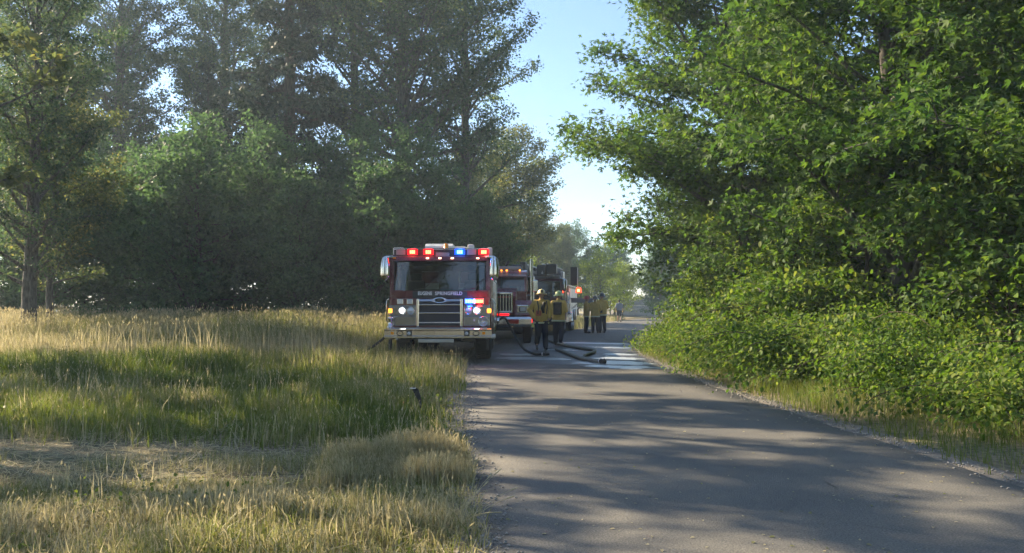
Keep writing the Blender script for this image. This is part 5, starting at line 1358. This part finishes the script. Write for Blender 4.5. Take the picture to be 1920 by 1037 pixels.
# leaves, twigs and grit fallen on the road
rl = np.random.RandomState(303); n = 420
y = 4.8+16*rl.uniform(0,1,n)**1.5; x = lx(y)+(rx(y)-lx(y))*rl.uniform(.02,.98,n)
t_ = (x-lx(y))/(rx(y)-lx(y))
P = np.column_stack([x, y, np.full(n, .006)])
Vv, Ff, rr = scatter(LEAF4, P, rl.normal(0,1,(n,3))*[1,1,.05], np.tile([0,0,1.],(n,1))+rl.normal(0,.25,(n,3)), rl.uniform(.012,.040,n), rl.uniform(.5,1.3,n))
tag(link('fallen_leaves', tri_mesh('fallen_leaves', Vv, Ff, rr), 'grass_blade'), 'small dry leaves scattered over the asphalt', 'leaf litter', kind='stuff')
# dry stalks reaching over the near road edge
tuft = empty('grass_tuft', (-.34, 5.55, 0)); rt = np.random.RandomState(9)
for k in range(7):
    az = R(rt.uniform(-50,70)); L = rt.uniform(.25,.5); e = rt.uniform(.35,1.1); p = Vector((rt.normal(0,.03), rt.normal(0,.05), -.02)); pts = [p.copy()]
    for q in range(5):
        p = p+Vector((math.cos(az)*math.cos(e), math.sin(az)*math.cos(e), math.sin(e)))*L/5; e -= .12; pts.append(p.copy())
    mm = MB(); mm.tube(pts, np.linspace(.0024,.0014,6).tolist(), 4)
    dv = (pts[-1]-pts[-2]).normalized()
    for q in range(5): mm.cyl(pts[-1]+dv*(.012*q-.04), pts[-1]+dv*(.012*q-.02)+Vector((0,0,.004*(q%2))), .004, .001, 5)
    mm.build('stalk', 'straw', tuft)
tag(tuft, 'dry grass stalks leaning over the near road edge', 'grass tuft')
# far things beyond the bend
w = empty('low_wall', (14.6, 97, 0), R(-15))
for k in range(5):
    for q in range(5): MB().box((-2+k*1.0+(.25 if q % 2 else -.25), 0, .2+.42*q), (.985,.35,.405), .02).build('block', 'concrete', w)
tag(w, 'low pale concrete block wall far behind the pedestrian', 'wall')
g = empty('pipe_gate', (8.1, 78.5, 0), R(-15))
for z_, r_ in ((1.62,.045),(1.05,.03)): MB().tube([(-1.0,0,z_),(.95,0,z_)], r_, 8).build('bar', 'black_paint', g)
for s in (-1, .95): MB().cyl((s,0,-.05),(s,0,1.72),.05,n=10).build('post', 'black_paint', g)
tag(g, 'dark metal pipe gate left of the far pedestrian', 'gate')
o = MB().cyl((0,0,-.05),(0,0,4.2),.07,.06,10).cyl((0,0,4.2),(0,0,4.26),.09,.05,10).build('marker_pole', 'white_plastic', None, (7.4, 80, 0)); tag(o, 'white pole in the far lime green bushes', 'pole')

# ------------------------------------------------------------------ haze in the air under the trees
m, n_, l_, b_ = newmat('haze_air'); n_.remove(b_)
pv = n_.new('ShaderNodeVolumePrincipled'); pv.inputs['Color'].default_value = (.72,.88,1,1); pv.inputs['Density'].default_value = .0014; pv.inputs['Anisotropy'].default_value = .35
l_.new(pv.outputs[0], n_['Material Output'].inputs['Volume'])
hz = MB().box((0, 120, 15.0), (460, 372, 33)).build('haze', 'haze_air'); tag(hz, 'thin evening haze in the air', 'haze', kind='stuff')
